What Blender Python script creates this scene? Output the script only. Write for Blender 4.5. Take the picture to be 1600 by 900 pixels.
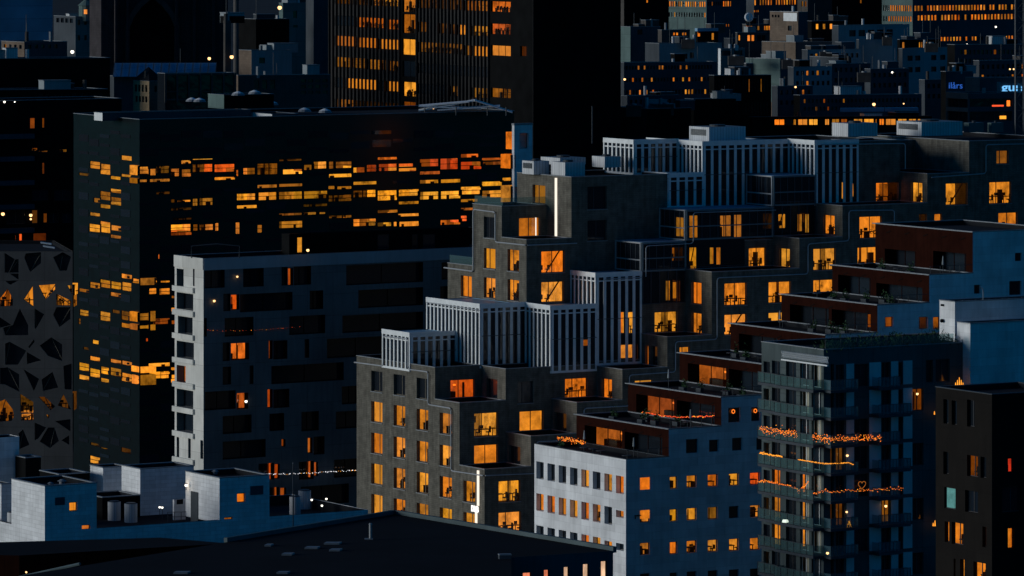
import bpy, math, random
from mathutils import Vector
for o in list(bpy.data.objects): bpy.data.objects.remove(o)
random.seed(7)
SC = bpy.context.scene
COL = SC.collection
F, H, YH = 8000.0, 90.0, -130.0     # focal length in pixels of the 1600 px wide photograph, camera height, horizon row
# ------------------------------------------------------------------ camera, sky, sun, exposure
cd = bpy.data.cameras.new('camera'); cam = bpy.data.objects.new('camera', cd); COL.objects.link(cam)
cam.location = (0, 0, H); cam.rotation_euler = (math.radians(90), 0, 0)
cd.sensor_width = 36; cd.lens = 36*F/1600; cd.shift_y = -(450-YH)/1600; cd.clip_start = 1; cd.clip_end = 30000
SC.camera = cam
SUN_EL, SUN_AZ = 8.0, 264.0        # degrees; azimuth measured clockwise from +Y, so the glow comes from the left
w = bpy.data.worlds.new('World'); SC.world = w; w.use_nodes = True
nt = w.node_tree; nt.nodes.clear()
wo = nt.nodes.new('ShaderNodeOutputWorld'); bg = nt.nodes.new('ShaderNodeBackground'); bg.inputs[1].default_value = 0.095
sk = nt.nodes.new('ShaderNodeTexSky'); sk.sky_type = 'NISHITA'; sk.sun_disc = False
sk.sun_elevation = math.radians(SUN_EL); sk.sun_rotation = math.radians(SUN_AZ); sk.ozone_density = 8; sk.air_density = 1.0; sk.dust_density = 0.2
tint = nt.nodes.new('ShaderNodeMix'); tint.data_type = 'RGBA'; tint.blend_type = 'MULTIPLY'; tint.inputs[0].default_value = 1
tint.inputs[7].default_value = (0.006, 0.66, 0.62, 1)   # deep blue hour
nt.links.new(sk.outputs[0], tint.inputs[6]); nt.links.new(tint.outputs[2], bg.inputs[0]); nt.links.new(bg.outputs[0], wo.inputs[0])
sd = bpy.data.lights.new('sun', 'SUN'); so = bpy.data.objects.new('sun', sd); COL.objects.link(so)
sd.energy = 1.9; sd.angle = math.radians(24); sd.color = (1.0, 0.985, 0.93)
az, el = math.radians(SUN_AZ), math.radians(SUN_EL)
tosun = Vector((math.sin(az)*math.cos(el), math.cos(az)*math.cos(el), math.sin(el)))
so.rotation_euler = tosun.to_track_quat('Z', 'Y').to_euler()
so.location = (-200, 400, 300)
vs = SC.view_settings; vs.view_transform = 'Standard'; vs.look = 'None'; vs.exposure = 0; vs.gamma = 1; vs.use_curve_mapping = False
# ------------------------------------------------------------------ materials
def nmat(name):
    m = bpy.data.materials.new(name); m.use_nodes = True
    t = m.node_tree; t.nodes.clear()
    return m, t, t.nodes.new('ShaderNodeOutputMaterial')
def N(t, k, **kw):
    n = t.nodes.new(k)
    for a, b in kw.items(): setattr(n, a, b)
    return n
def surf(name, col, rough=.8, metal=0, var=.25, nscale=.35, joint=None, jdark=.6, bump=.0, spec=.12, streak=0):
    """principled surface with broad blotches, vertical weather streaks and optional block joints (UV in metres)"""
    m, t, out = nmat(name); L = t.links.new
    bs = N(t, 'ShaderNodeBsdfPrincipled'); L(bs.outputs[0], out.inputs[0])
    bs.inputs['Roughness'].default_value = rough; bs.inputs['Metallic'].default_value = metal
    bs.inputs['Specular IOR Level'].default_value = spec
    uv = N(t, 'ShaderNodeUVMap')
    n1 = N(t, 'ShaderNodeTexNoise'); n1.inputs['Scale'].default_value = nscale; n1.inputs['Detail'].default_value = 8; L(uv.outputs[0], n1.inputs[0])
    mp = N(t, 'ShaderNodeMapping'); mp.inputs['Scale'].default_value = (2.2, .22, 1); L(uv.outputs[0], mp.inputs[0])
    n2 = N(t, 'ShaderNodeTexNoise'); n2.inputs['Scale'].default_value = 1.0; n2.inputs['Detail'].default_value = 6; L(mp.outputs[0], n2.inputs[0])
    ad = N(t, 'ShaderNodeMath', operation='MULTIPLY_ADD'); L(n2.outputs[0], ad.inputs[0]); ad.inputs[1].default_value = streak; L(n1.outputs[0], ad.inputs[2])
    mr = N(t, 'ShaderNodeMapRange'); L(ad.outputs[0], mr.inputs[0]); mr.inputs[1].default_value = .25+streak*.4; mr.inputs[2].default_value = .75+streak*.6
    mr.inputs[3].default_value = 1-var; mr.inputs[4].default_value = 1+var*.6
    mx = N(t, 'ShaderNodeMix', data_type='RGBA', blend_type='MULTIPLY'); mx.inputs[0].default_value = 1
    mx.inputs[6].default_value = (*col, 1); L(mr.outputs[0], mx.inputs[7]); c = mx.outputs[2]
    if joint:
        br = N(t, 'ShaderNodeTexBrick'); L(uv.outputs[0], br.inputs[0]); br.inputs['Scale'].default_value = 1
        br.inputs['Brick Width'].default_value = joint[0]; br.inputs['Row Height'].default_value = joint[1]; br.inputs['Mortar Size'].default_value = joint[2]
        br.inputs['Mortar Smooth'].default_value = .3
        br.inputs['Color1'].default_value = (1, 1, 1, 1); br.inputs['Color2'].default_value = (.84, .84, .84, 1); br.inputs['Mortar'].default_value = (jdark, jdark, jdark, 1)
        if len(joint) > 3: br.offset = joint[3]
        m2 = N(t, 'ShaderNodeMix', data_type='RGBA', blend_type='MULTIPLY'); m2.inputs[0].default_value = 1
        L(c, m2.inputs[6]); L(br.outputs[0], m2.inputs[7]); c = m2.outputs[2]
    L(c, bs.inputs['Base Color'])
    if bump:
        b = N(t, 'ShaderNodeBump'); b.inputs['Strength'].default_value = bump; b.inputs['Distance'].default_value = .05
        n3 = N(t, 'ShaderNodeTexNoise'); n3.inputs['Scale'].default_value = 6; n3.inputs['Detail'].default_value = 5; L(uv.outputs[0], n3.inputs[0])
        L(n3.outputs[0], b.inputs['Height']); L(b.outputs[0], bs.inputs['Normal'])
    return m
def glass(name, col=(.01, .014, .02), rough=.06, clear=0.0):
    m, t, out = nmat(name); L = t.links.new
    if clear:
        tr = N(t, 'ShaderNodeBsdfTransparent'); tr.inputs[0].default_value = (.93, .95, .94, 1)
        gl = N(t, 'ShaderNodeBsdfGlossy'); gl.inputs['Roughness'].default_value = rough
        fr = N(t, 'ShaderNodeFresnel'); fr.inputs[0].default_value = 1.45
        mx = N(t, 'ShaderNodeMixShader'); L(fr.outputs[0], mx.inputs[0]); L(tr.outputs[0], mx.inputs[1]); L(gl.outputs[0], mx.inputs[2])
        L(mx.outputs[0], out.inputs[0])
    else:
        bs = N(t, 'ShaderNodeBsdfPrincipled'); bs.inputs['Base Color'].default_value = (*col, 1); bs.inputs['Roughness'].default_value = rough
        bs.inputs['Specular IOR Level'].default_value = .6; L(bs.outputs[0], out.inputs[0])
        g = N(t, 'ShaderNodeNewGeometry'); n = N(t, 'ShaderNodeTexNoise'); n.inputs['Scale'].default_value = .5; L(g.outputs[0], n.inputs[0])
        b = N(t, 'ShaderNodeBump'); b.inputs['Strength'].default_value = .08; b.inputs['Distance'].default_value = .2; L(n.outputs[0], b.inputs['Height']); L(b.outputs[0], bs.inputs['Normal'])
    return m
def tglass(name, col, alpha):
    m, t, out = nmat(name); L = t.links.new
    tr = N(t, 'ShaderNodeBsdfTransparent'); tr.inputs[0].default_value = (.75, .95, .93, 1)
    bs = N(t, 'ShaderNodeBsdfPrincipled'); bs.inputs['Base Color'].default_value = (*col, 1); bs.inputs['Roughness'].default_value = .25
    mx = N(t, 'ShaderNodeMixShader'); mx.inputs[0].default_value = alpha; L(tr.outputs[0], mx.inputs[1]); L(bs.outputs[0], mx.inputs[2]); L(mx.outputs[0], out.inputs[0])
    return m
def glow(name, mult=1.0, lo=.45, hi=1.15, scale=(.9, .5), bands=0.0, fixed=None, sample=False):
    """something that gives off light: lit room surfaces (colour from the object), lamps, signs"""
    m, t, out = nmat(name); L = t.links.new
    em = N(t, 'ShaderNodeEmission'); L(em.outputs[0], out.inputs[0])
    if fixed:
        em.inputs[0].default_value = (*fixed, 1); em.inputs[1].default_value = mult
    else:
        oi = N(t, 'ShaderNodeObjectInfo'); uv = N(t, 'ShaderNodeUVMap')
        mp = N(t, 'ShaderNodeMapping'); L(uv.outputs[0], mp.inputs[0]); mp.inputs['Scale'].default_value = (scale[0], scale[1], 1)
        cb = N(t, 'ShaderNodeCombineXYZ'); ml = N(t, 'ShaderNodeMath', operation='MULTIPLY'); L(oi.outputs['Random'], ml.inputs[0]); ml.inputs[1].default_value = 90
        L(ml.outputs[0], cb.inputs[0]); L(ml.outputs[0], cb.inputs[1]); L(cb.outputs[0], mp.inputs['Location'])
        n = N(t, 'ShaderNodeTexNoise'); n.inputs['Scale'].default_value = 1; n.inputs['Detail'].default_value = 4; n.inputs['Roughness'].default_value = .7; L(mp.outputs[0], n.inputs[0])
        mr = N(t, 'ShaderNodeMapRange'); L(n.outputs[0], mr.inputs[0]); mr.inputs[1].default_value = .3; mr.inputs[2].default_value = .7; mr.inputs[3].default_value = lo*mult; mr.inputs[4].default_value = hi*mult
        L(mr.outputs[0], em.inputs[1]); L(oi.outputs['Color'], em.inputs[0])
    try: m.cycles.emission_sampling = 'AUTO' if sample else 'NONE'
    except Exception: pass
    return m
M = {}
M['white'] = surf('white_render', (.74, .76, .78), .85, var=.26, joint=(2.4, .9, .02), jdark=.72, bump=.15, streak=.6)
M['whitebrick'] = surf('white_painted_brick', (.72, .74, .76), .85, var=.28, joint=(1.3, .42, .025), jdark=.72, bump=.2, streak=.6)
M['brick'] = surf('grey_brick', (.135, .128, .108), .85, var=.5, joint=(.9, .24, .02), jdark=.55, bump=.25, nscale=.9, streak=.9)
M['paleconc'] = surf('pale_precast', (.66, .66, .62), .85, var=.2, joint=(6, 2.95, .03, 0), jdark=.6, bump=.1, streak=.6)
M['bluepanel'] = surf('grey_panel', (.20, .215, .215), .8, var=.4, joint=(4.1, 2.95, .04, 0), jdark=.6, nscale=.12, streak=.5)
M['conc'] = surf('dark_concrete', (.075, .07, .066), .85, var=.3, joint=(4.2, 3.6, .03, 0), jdark=.6, bump=.15, streak=.7)
M['roof'] = surf('roof_felt', (.014, .016, .02), .95, var=.4, joint=(9, 1.1, .03), jdark=.7, nscale=.2, spec=.15)
M['coping'] = surf('zinc_coping', (.22, .24, .26), .5, metal=.2, var=.25, nscale=2)
M['fin'] = surf('white_lacquered_metal', (.70, .73, .74), .5, var=.15, nscale=1, streak=.4)
M['pipe'] = surf('pale_metal_tube', (.40, .42, .44), .4, metal=.2, var=.2)
M['framed'] = surf('dark_window_frame', (.05, .05, .055), .5, var=.2)
M['framel'] = surf('bronze_window_frame', (.16, .14, .11), .5, var=.2)
M['rust'] = surf('red_brown_cladding', (.020, .005, .003), .9, var=.35, joint=(2.3, 40, .03), jdark=.55, nscale=.8, streak=.8, spec=.03)
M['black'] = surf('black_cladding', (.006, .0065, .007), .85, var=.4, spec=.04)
M['steel'] = surf('shaded_frame_steel', (.13, .17, .19), .5, var=.2)  # dark copy of the frame metal for the shaded right sides
M['barglass'] = tglass('pale_balcony_glass', (.10, .2, .24), .5)
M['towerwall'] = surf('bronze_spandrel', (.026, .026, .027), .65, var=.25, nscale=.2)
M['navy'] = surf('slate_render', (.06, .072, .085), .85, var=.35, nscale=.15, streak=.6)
M['far'] = surf('haze_blue_render', (.26, .30, .32), .85, var=.3, nscale=.1, streak=.5)  # haze of distance put into the colour as a blue-grey lift
M['fascia'] = surf('smooth_grey_fascia', (.42, .45, .46), .8, var=.2, nscale=.2, streak=.5)
M['rd'] = glow('dim_room_wall', .32, .3, 1.2, (.8, .6))  # dim copy of the glowing room wall, less light in its emission
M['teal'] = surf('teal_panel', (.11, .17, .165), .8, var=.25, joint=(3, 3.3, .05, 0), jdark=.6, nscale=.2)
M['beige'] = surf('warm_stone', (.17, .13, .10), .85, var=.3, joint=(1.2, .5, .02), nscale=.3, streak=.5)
M['sandlit'] = surf('warm_lit_plaster', (.5, .36, .21), .85, var=.2, joint=(1, .5, .02), streak=.4)  # warm light on the sand house front, put into the wall colour
M['metalbox'] = surf('white_ribbed_metal', (.58, .60, .62), .5, var=.12, joint=(.45, 30, .04, 0), jdark=.5)
M['darkmetal'] = surf('dark_painted_metal', (.05, .06, .07), .5, var=.2)
M['blueroof'] = surf('blue_metal_roof', (.22, .38, .52), .5, var=.25, joint=(40, 2.5, .06, 0), nscale=.2)
M['barcode'] = surf('black_glass_cladding', (.0012, .0055, .0075), .3, var=.5, joint=(3.1, .62, .02), jdark=.6, nscale=.6, spec=.3)
M['dglass'] = glass('dark_window_glass')
M['rglass'] = glass('reflecting_window_glass', (.012, .02, .03), .1)
M['cglass'] = glass('clear_window_glass', clear=1)
M['tealglass'] = tglass('green_balcony_glass', (.09, .17, .175), .45)
M['atglass'] = tglass('atrium_glass', (.012, .02, .025), .62)
M['green'] = surf('balcony_building_panel', (.075, .10, .105), .8, var=.35, joint=(3.2, 2.76, .04, 0), jdark=.6, nscale=.2, streak=.5)
M['screen'] = surf('pale_curtain', (.50, .48, .40), .9, var=.15, joint=(.28, 30, .04, 0), jdark=.75)
M['furn'] = surf('dark_furniture', (.03, .022, .015), .8, var=.3)
M['wood'] = surf('room_floor_wood', (.12, .06, .03), .6, var=.3)
M['rw'] = glow('lit_room_wall', 1.0, .28, 1.3, (.6, .45))
M['rs'] = glow('lit_room_shelves', .8, .1, 1.3, (1.6, 1.3))
M['rc'] = glow('lit_room_ceiling', .9, .7, 1.1)
M['rl'] = glow('room_lamp', 3.6, .9, 1.1)
M['rp'] = glow('lit_pane', 1.0, .25, 1.3, (.8, .3))
M['warmlamp'] = glow('warm_lamp_bulb', 2.5, fixed=(1, .55, .22), sample=True)
M['whitelamp'] = glow('white_lamp_bulb', 2.2, fixed=(1, .93, .8), sample=True)
M['tube'] = glow('lit_white_tube', 1.15, fixed=(1, .88, .74), sample=True)
M['sign'] = glow('lit_sign_letters', 1.4, fixed=(1, .97, .92), sample=True)
M['bluesign'] = glow('lit_blue_sign_letters', 1.1, fixed=(.18, .55, 1.0), sample=True)
M['bulb'] = glow('fairy_light_bulb', 1.5, fixed=(1, .20, .02))
M['bulby'] = glow('yellow_fairy_light_bulb', 1.5, fixed=(1, .34, .03))
M['bulbr'] = glow('red_fairy_light_bulb', 1.2, fixed=(1, .1, .03))
M['bulbw'] = glow('white_fairy_light_bulb', 1.5, fixed=(.95, .95, 1))
M['leaf'] = surf('evergreen_leaf', (.03, .07, .03), .8, var=.5)
M['ground'] = surf('dark_asphalt', (.035, .037, .04), .95, var=.4, nscale=.02)
# ------------------------------------------------------------------ mesh helper
class MB:
    def __init__(s): s.v = []; s.f = []; s.m = []; s.ms = []
    def mi(s, m):
        if isinstance(m, str): m = M[m]
        if m not in s.ms: s.ms.append(m)
        return s.ms.index(m)
    def poly(s, pts, m):
        i = len(s.v); s.v += [Vector(p) for p in pts]; s.f.append(tuple(range(i, i+len(pts)))); s.m.append(s.mi(m))
    def box(s, o, a, b, c, m):
        """box from corner o with edge vectors a,b,c"""
        o, a, b, c = map(Vector, (o, a, b, c)); i = len(s.v)
        s.v += [o, o+a, o+a+b, o+b, o+c, o+a+c, o+a+b+c, o+b+c]
        fs = [(0, 3, 2, 1), (4, 5, 6, 7), (0, 1, 5, 4), (1, 2, 6, 5), (2, 3, 7, 6), (3, 0, 4, 7)]
        if a.cross(b).dot(c) < 0: fs = [f[::-1] for f in fs]
        s.f += [tuple(i+k for k in f) for f in fs]; s.m += [s.mi(m)]*6
    def aab(s, x0, x1, y0, y1, z0, z1, m): s.box((x0, y0, z0), (x1-x0, 0, 0), (0, y1-y0, 0), (0, 0, z1-z0), m)
    def tube(s, pts, r, m, n=6):
        pts = [Vector(p) for p in pts]; mi = s.mi(m); rings = []
        for k, p in enumerate(pts):
            d = (pts[min(k+1, len(pts)-1)]-pts[max(k-1, 0)]).normalized()
            up = Vector((0, 0, 1)) if abs(d.z) < .9 else Vector((0, 1, 0))
            a = d.cross(up).normalized(); b = d.cross(a)
            i = len(s.v); s.v += [p+(a*math.cos(q)+b*math.sin(q))*r for q in [2*math.pi*j/n for j in range(n)]]; rings.append(i)
        for p, q in zip(rings, rings[1:]):
            for j in range(n): s.f.append((p+j, p+(j+1) % n, q+(j+1) % n, q+j)); s.m.append(mi)
        s.f.append(tuple(rings[0]+j for j in range(n))[::-1]); s.m.append(mi)
        s.f.append(tuple(rings[-1]+j for j in range(n))); s.m.append(mi)
    def cyl(s, c, r, h, m, n=16, r2=None):
        r2 = r if r2 is None else r2; i = len(s.v); mi = s.mi(m)
        for rr, z in ((r, 0), (r2, h)): s.v += [Vector((c[0]+rr*math.cos(2*math.pi*j/n), c[1]+rr*math.sin(2*math.pi*j/n), c[2]+z)) for j in range(n)]
        for j in range(n): s.f.append((i+j, i+(j+1) % n, i+n+(j+1) % n, i+n+j)); s.m.append(mi)
        s.f.append(tuple(i+n+j for j in range(n))); s.m.append(mi); s.f.append(tuple(i+j for j in range(n))[::-1]); s.m.append(mi)
    def ball(s, c, r, m):
        if r > .1:
            c = Vector(c); R = [(-1, 0)]+[(-math.cos(math.pi*k/6), math.sin(math.pi*k/6)) for k in range(1, 6)]+[(1, 0)]
            for (z0, r0), (z1, r1) in zip(R, R[1:]):
                for j in range(10):
                    a, b = 2*math.pi*j/10, 2*math.pi*(j+1)/10
                    q = [c+Vector((math.cos(t)*rr*r, math.sin(t)*rr*r, z*r)) for t, rr, z in ((a, r0, z0), (b, r0, z0), (b, r1, z1), (a, r1, z1))]
                    if r0 == 0: q = q[1:]
                    elif r1 == 0: q = q[:3]
                    s.poly(q, m)
            return
        c = Vector(c); i = len(s.v); mi = s.mi(m)
        s.v += [c+Vector(q)*r for q in ((0, 0, 1), (1, 0, 0), (0, 1, 0), (-1, 0, 0), (0, -1, 0), (0, 0, -1))]
        for f in ((0, 1, 2), (0, 2, 3), (0, 3, 4), (0, 4, 1), (5, 2, 1), (5, 3, 2), (5, 4, 3), (5, 1, 4)): s.f.append(tuple(i+k for k in f)); s.m.append(mi)
    def build(s, name, parent=None, base=(0, 0, 0), color=None):
        """link as ONE mesh object; base = the thing's world position (children are stored relative to it)"""
        base = Vector(base); me = bpy.data.meshes.new(name)
        me.from_pydata([v-base for v in s.v], [], s.f)
        for m in s.ms: me.materials.append(m)
        for p, k in zip(me.polygons, s.m): p.material_index = k
        uvl = me.uv_layers.new(name='UVMap').data
        for p in me.polygons:
            n = p.normal
            if abs(n.z) > .7:
                for li in p.loop_indices:
                    c = me.vertices[me.loops[li].vertex_index].co; uvl[li].uv = (c.x*.86+c.y*.5, c.y*.86-c.x*.5)
            else:
                tx, ty = -n.y, n.x; l = math.hypot(tx, ty) or 1; tx /= l; ty /= l
                for li in p.loop_indices:
                    c = me.vertices[me.loops[li].vertex_index].co; uvl[li].uv = (c.x*tx+c.y*ty, c.z)
        o = bpy.data.objects.new(name, me); COL.objects.link(o)
        if parent is not None: o.parent = parent
        else: o.location = base
        if color: o.color = (*color, 1)
        return o
def tag(o, label=None, cat=None, group=None, kind=None):
    if label: o['label'] = label
    if cat: o['category'] = cat
    if group: o['group'] = group
    if kind: o['kind'] = kind
    return o
def thing(name, label, cat, loc, group=None):
    o = bpy.data.objects.new(name, None); COL.objects.link(o); o.location = loc; o.empty_display_size = 2
    return tag(o, label, cat, group)
# ------------------------------------------------------------------ planes and volumes
def zat(py, Y): return H-(py-YH)/F*Y
def P(px, py, Y): return Vector(((px-800)/F*Y, Y, zat(py, Y)))
def onz(px, py, z):
    Y = (H-z)*F/(py-YH); return Vector(((px-800)/F*Y, Y, z))
class Face:
    def __init__(s, p0, d):
        s.p = Vector((p0[0], p0[1])); s.d = Vector((d[0], d[1])).normalized(); n = Vector((s.d.y, -s.d.x))
        s.n = n if n.dot(-s.p) > 0 else -n
        s.holes = []
    def u(s, px):
        r = (px-800)/F; return (s.p.x-r*s.p.y)/(r*s.d.y-s.d.x)
    def z(s, px, py):
        t = s.p.y+s.u(px)*s.d.y; return zat(py, t)
    def pt(s, u, z, o=0):
        q = s.p+s.d*u+s.n*o; return Vector((q.x, q.y, z))
    def off(s, o): return Face(s.p+s.n*o, s.d)
    def rect(s, x0, y0, x1, y1):
        xm = (x0+x1)/2; return s.u(x0), s.u(x1), s.z(xm, y1), s.z(xm, y0)
    def box(s, mb, u0, u1, z0, z1, o0, o1, m):
        mb.box(s.pt(u0, z0, o0), s.pt(u1, z0, o0)-s.pt(u0, z0, o0), s.pt(u0, z0, o1)-s.pt(u0, z0, o0), Vector((0, 0, z1-z0)), m)
    def quad(s, mb, u0, u1, z0, z1, o, m): mb.poly([s.pt(u0, z0, o), s.pt(u1, z0, o), s.pt(u1, z1, o), s.pt(u0, z1, o)], m)
def wall(mb, f, u0, u1, z0, z1, m, holes=None):
    holes = f.holes if holes is None else holes
    hs = [(max(a, u0), min(b, u1), max(c, z0), min(d, z1)) for a, b, c, d in holes if b > u0 and a < u1 and d > z0 and c < z1]
    zs = sorted(set([z0, z1]+[h[2] for h in hs]+[h[3] for h in hs]))
    for a, b in zip(zs, zs[1:]):
        if b-a < 1e-5: continue
        mid = (a+b)/2; iv = sorted((h[0], h[1]) for h in hs if h[2] < mid < h[3]); c = u0
        for p, q in iv:
            if p > c+1e-5: f.quad(mb, c, p, a, b, 0, m)
            c = max(c, q)
        if c < u1-1e-5: f.quad(mb, c, u1, a, b, 0, m)
BOXES = []
class Box:
    """a volume with a near vertical corner; FR is the face running right, FL the face running left"""
    def __init__(s, root, corner, eR, eL, lR, lL, z0, z1, m='brick', roof='roof', cop=.09, par=.5, mL=None, bname='wall', copm='coping'):
        s.root = root; s.base = root.location.copy(); s.c = Vector((corner[0], corner[1])); s.eR = Vector(eR).normalized(); s.eL = Vector(eL).normalized()
        s.lR, s.lL, s.z0, s.z1 = lR, lL, z0, z1; s.m = m; s.mL = mL or m; s.roof = roof; s.cop = cop; s.par = par; s.name = bname; s.copm = copm
        s.FR = Face(s.c, s.eR); s.FL = Face(s.c, -s.eL); BOXES.append(s)
    def finish(s):
        mb = MB(); par = s.par if s.roof else 0
        wall(mb, s.FR, 0, s.lR, s.z0, s.z1, s.m); wall(mb, s.FL, -s.lL, 0, s.z0, s.z1, s.mL)
        c, R, L = s.c, s.eR*s.lR, s.eL*s.lL
        q = lambda p, z: (p.x, p.y, z)
        A, B, C, D = c, c+R, c+R+L, c+L
        mb.poly([q(B, s.z0), q(C, s.z0), q(C, s.z1), q(B, s.z1)], s.m); mb.poly([q(C, s.z0), q(D, s.z0), q(D, s.z1), q(C, s.z1)], s.m)
        mb.build(s.name, s.root, s.base)
        rb = MB(); t = .3; zr = s.z1-par
        rb.poly([q(A, zr), q(B, zr), q(C, zr), q(D, zr)], s.roof)
        if par:
            def inn(p, sx, sy): return p+s.eR*t*sx+s.eL*t*sy
            a, b, cc, d = inn(A, 1, 1), inn(B, -1, 1), inn(C, -1, -1), inn(D, 1, -1)
            for p1, p2 in ((a, b), (b, cc), (cc, d), (d, a)): rb.poly([q(p1, zr), q(p2, zr), q(p2, s.z1), q(p1, s.z1)], s.roof)
        rb.build('roof', s.root, s.base)
        if s.cop:
            cb = MB(); h = s.cop; w = .34; o = .05
            E = [(A-s.eR*o-s.eL*o, s.eR*(s.lR+2*o), s.eL*w), (D-s.eR*o+s.eL*o-s.eL*w, s.eR*(s.lR+2*o), s.eL*w),
                 (A-s.eR*o-s.eL*o+s.eL*w, s.eR*w, s.eL*(s.lL+2*o-2*w)), (B+s.eR*o-s.eR*w-s.eL*o+s.eL*w, s.eR*w, s.eL*(s.lL+2*o-2*w))]
            for p, a, b in E: cb.box((p.x, p.y, s.z1+.003), (a.x, a.y, 0), (b.x, b.y, 0), (0, 0, h), s.copm)
            cb.build('coping', s.root, s.base)
def dirs(a, b=None):
    b = b or F*F/a
    eL = Vector((-a, F)).normalized(); eR = Vector((b, F)).normalized(); return eR, eL
def mk(name, label, cat, xl, xc, xr, ytop, Y, m, a=4800, b=None, ybot=None, group=None, root=None, **kw):
    """volume from pixel columns: left edge, near corner, right edge, top row at the corner"""
    eR, eL = dirs(a, b); c = Vector(((xc-800)/F*Y, Y))
    fr = Face(c, eR); fl = Face(c, -eL)
    z1 = zat(ytop, Y); z0 = 0 if ybot is None else zat(ybot, Y)
    if root is None: root = thing(name, label, cat, (c.x, c.y, 0), group)
    return Box(root, c, eR, eL, fr.u(xr), -fl.u(xl), z0, z1, m, **kw)
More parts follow.
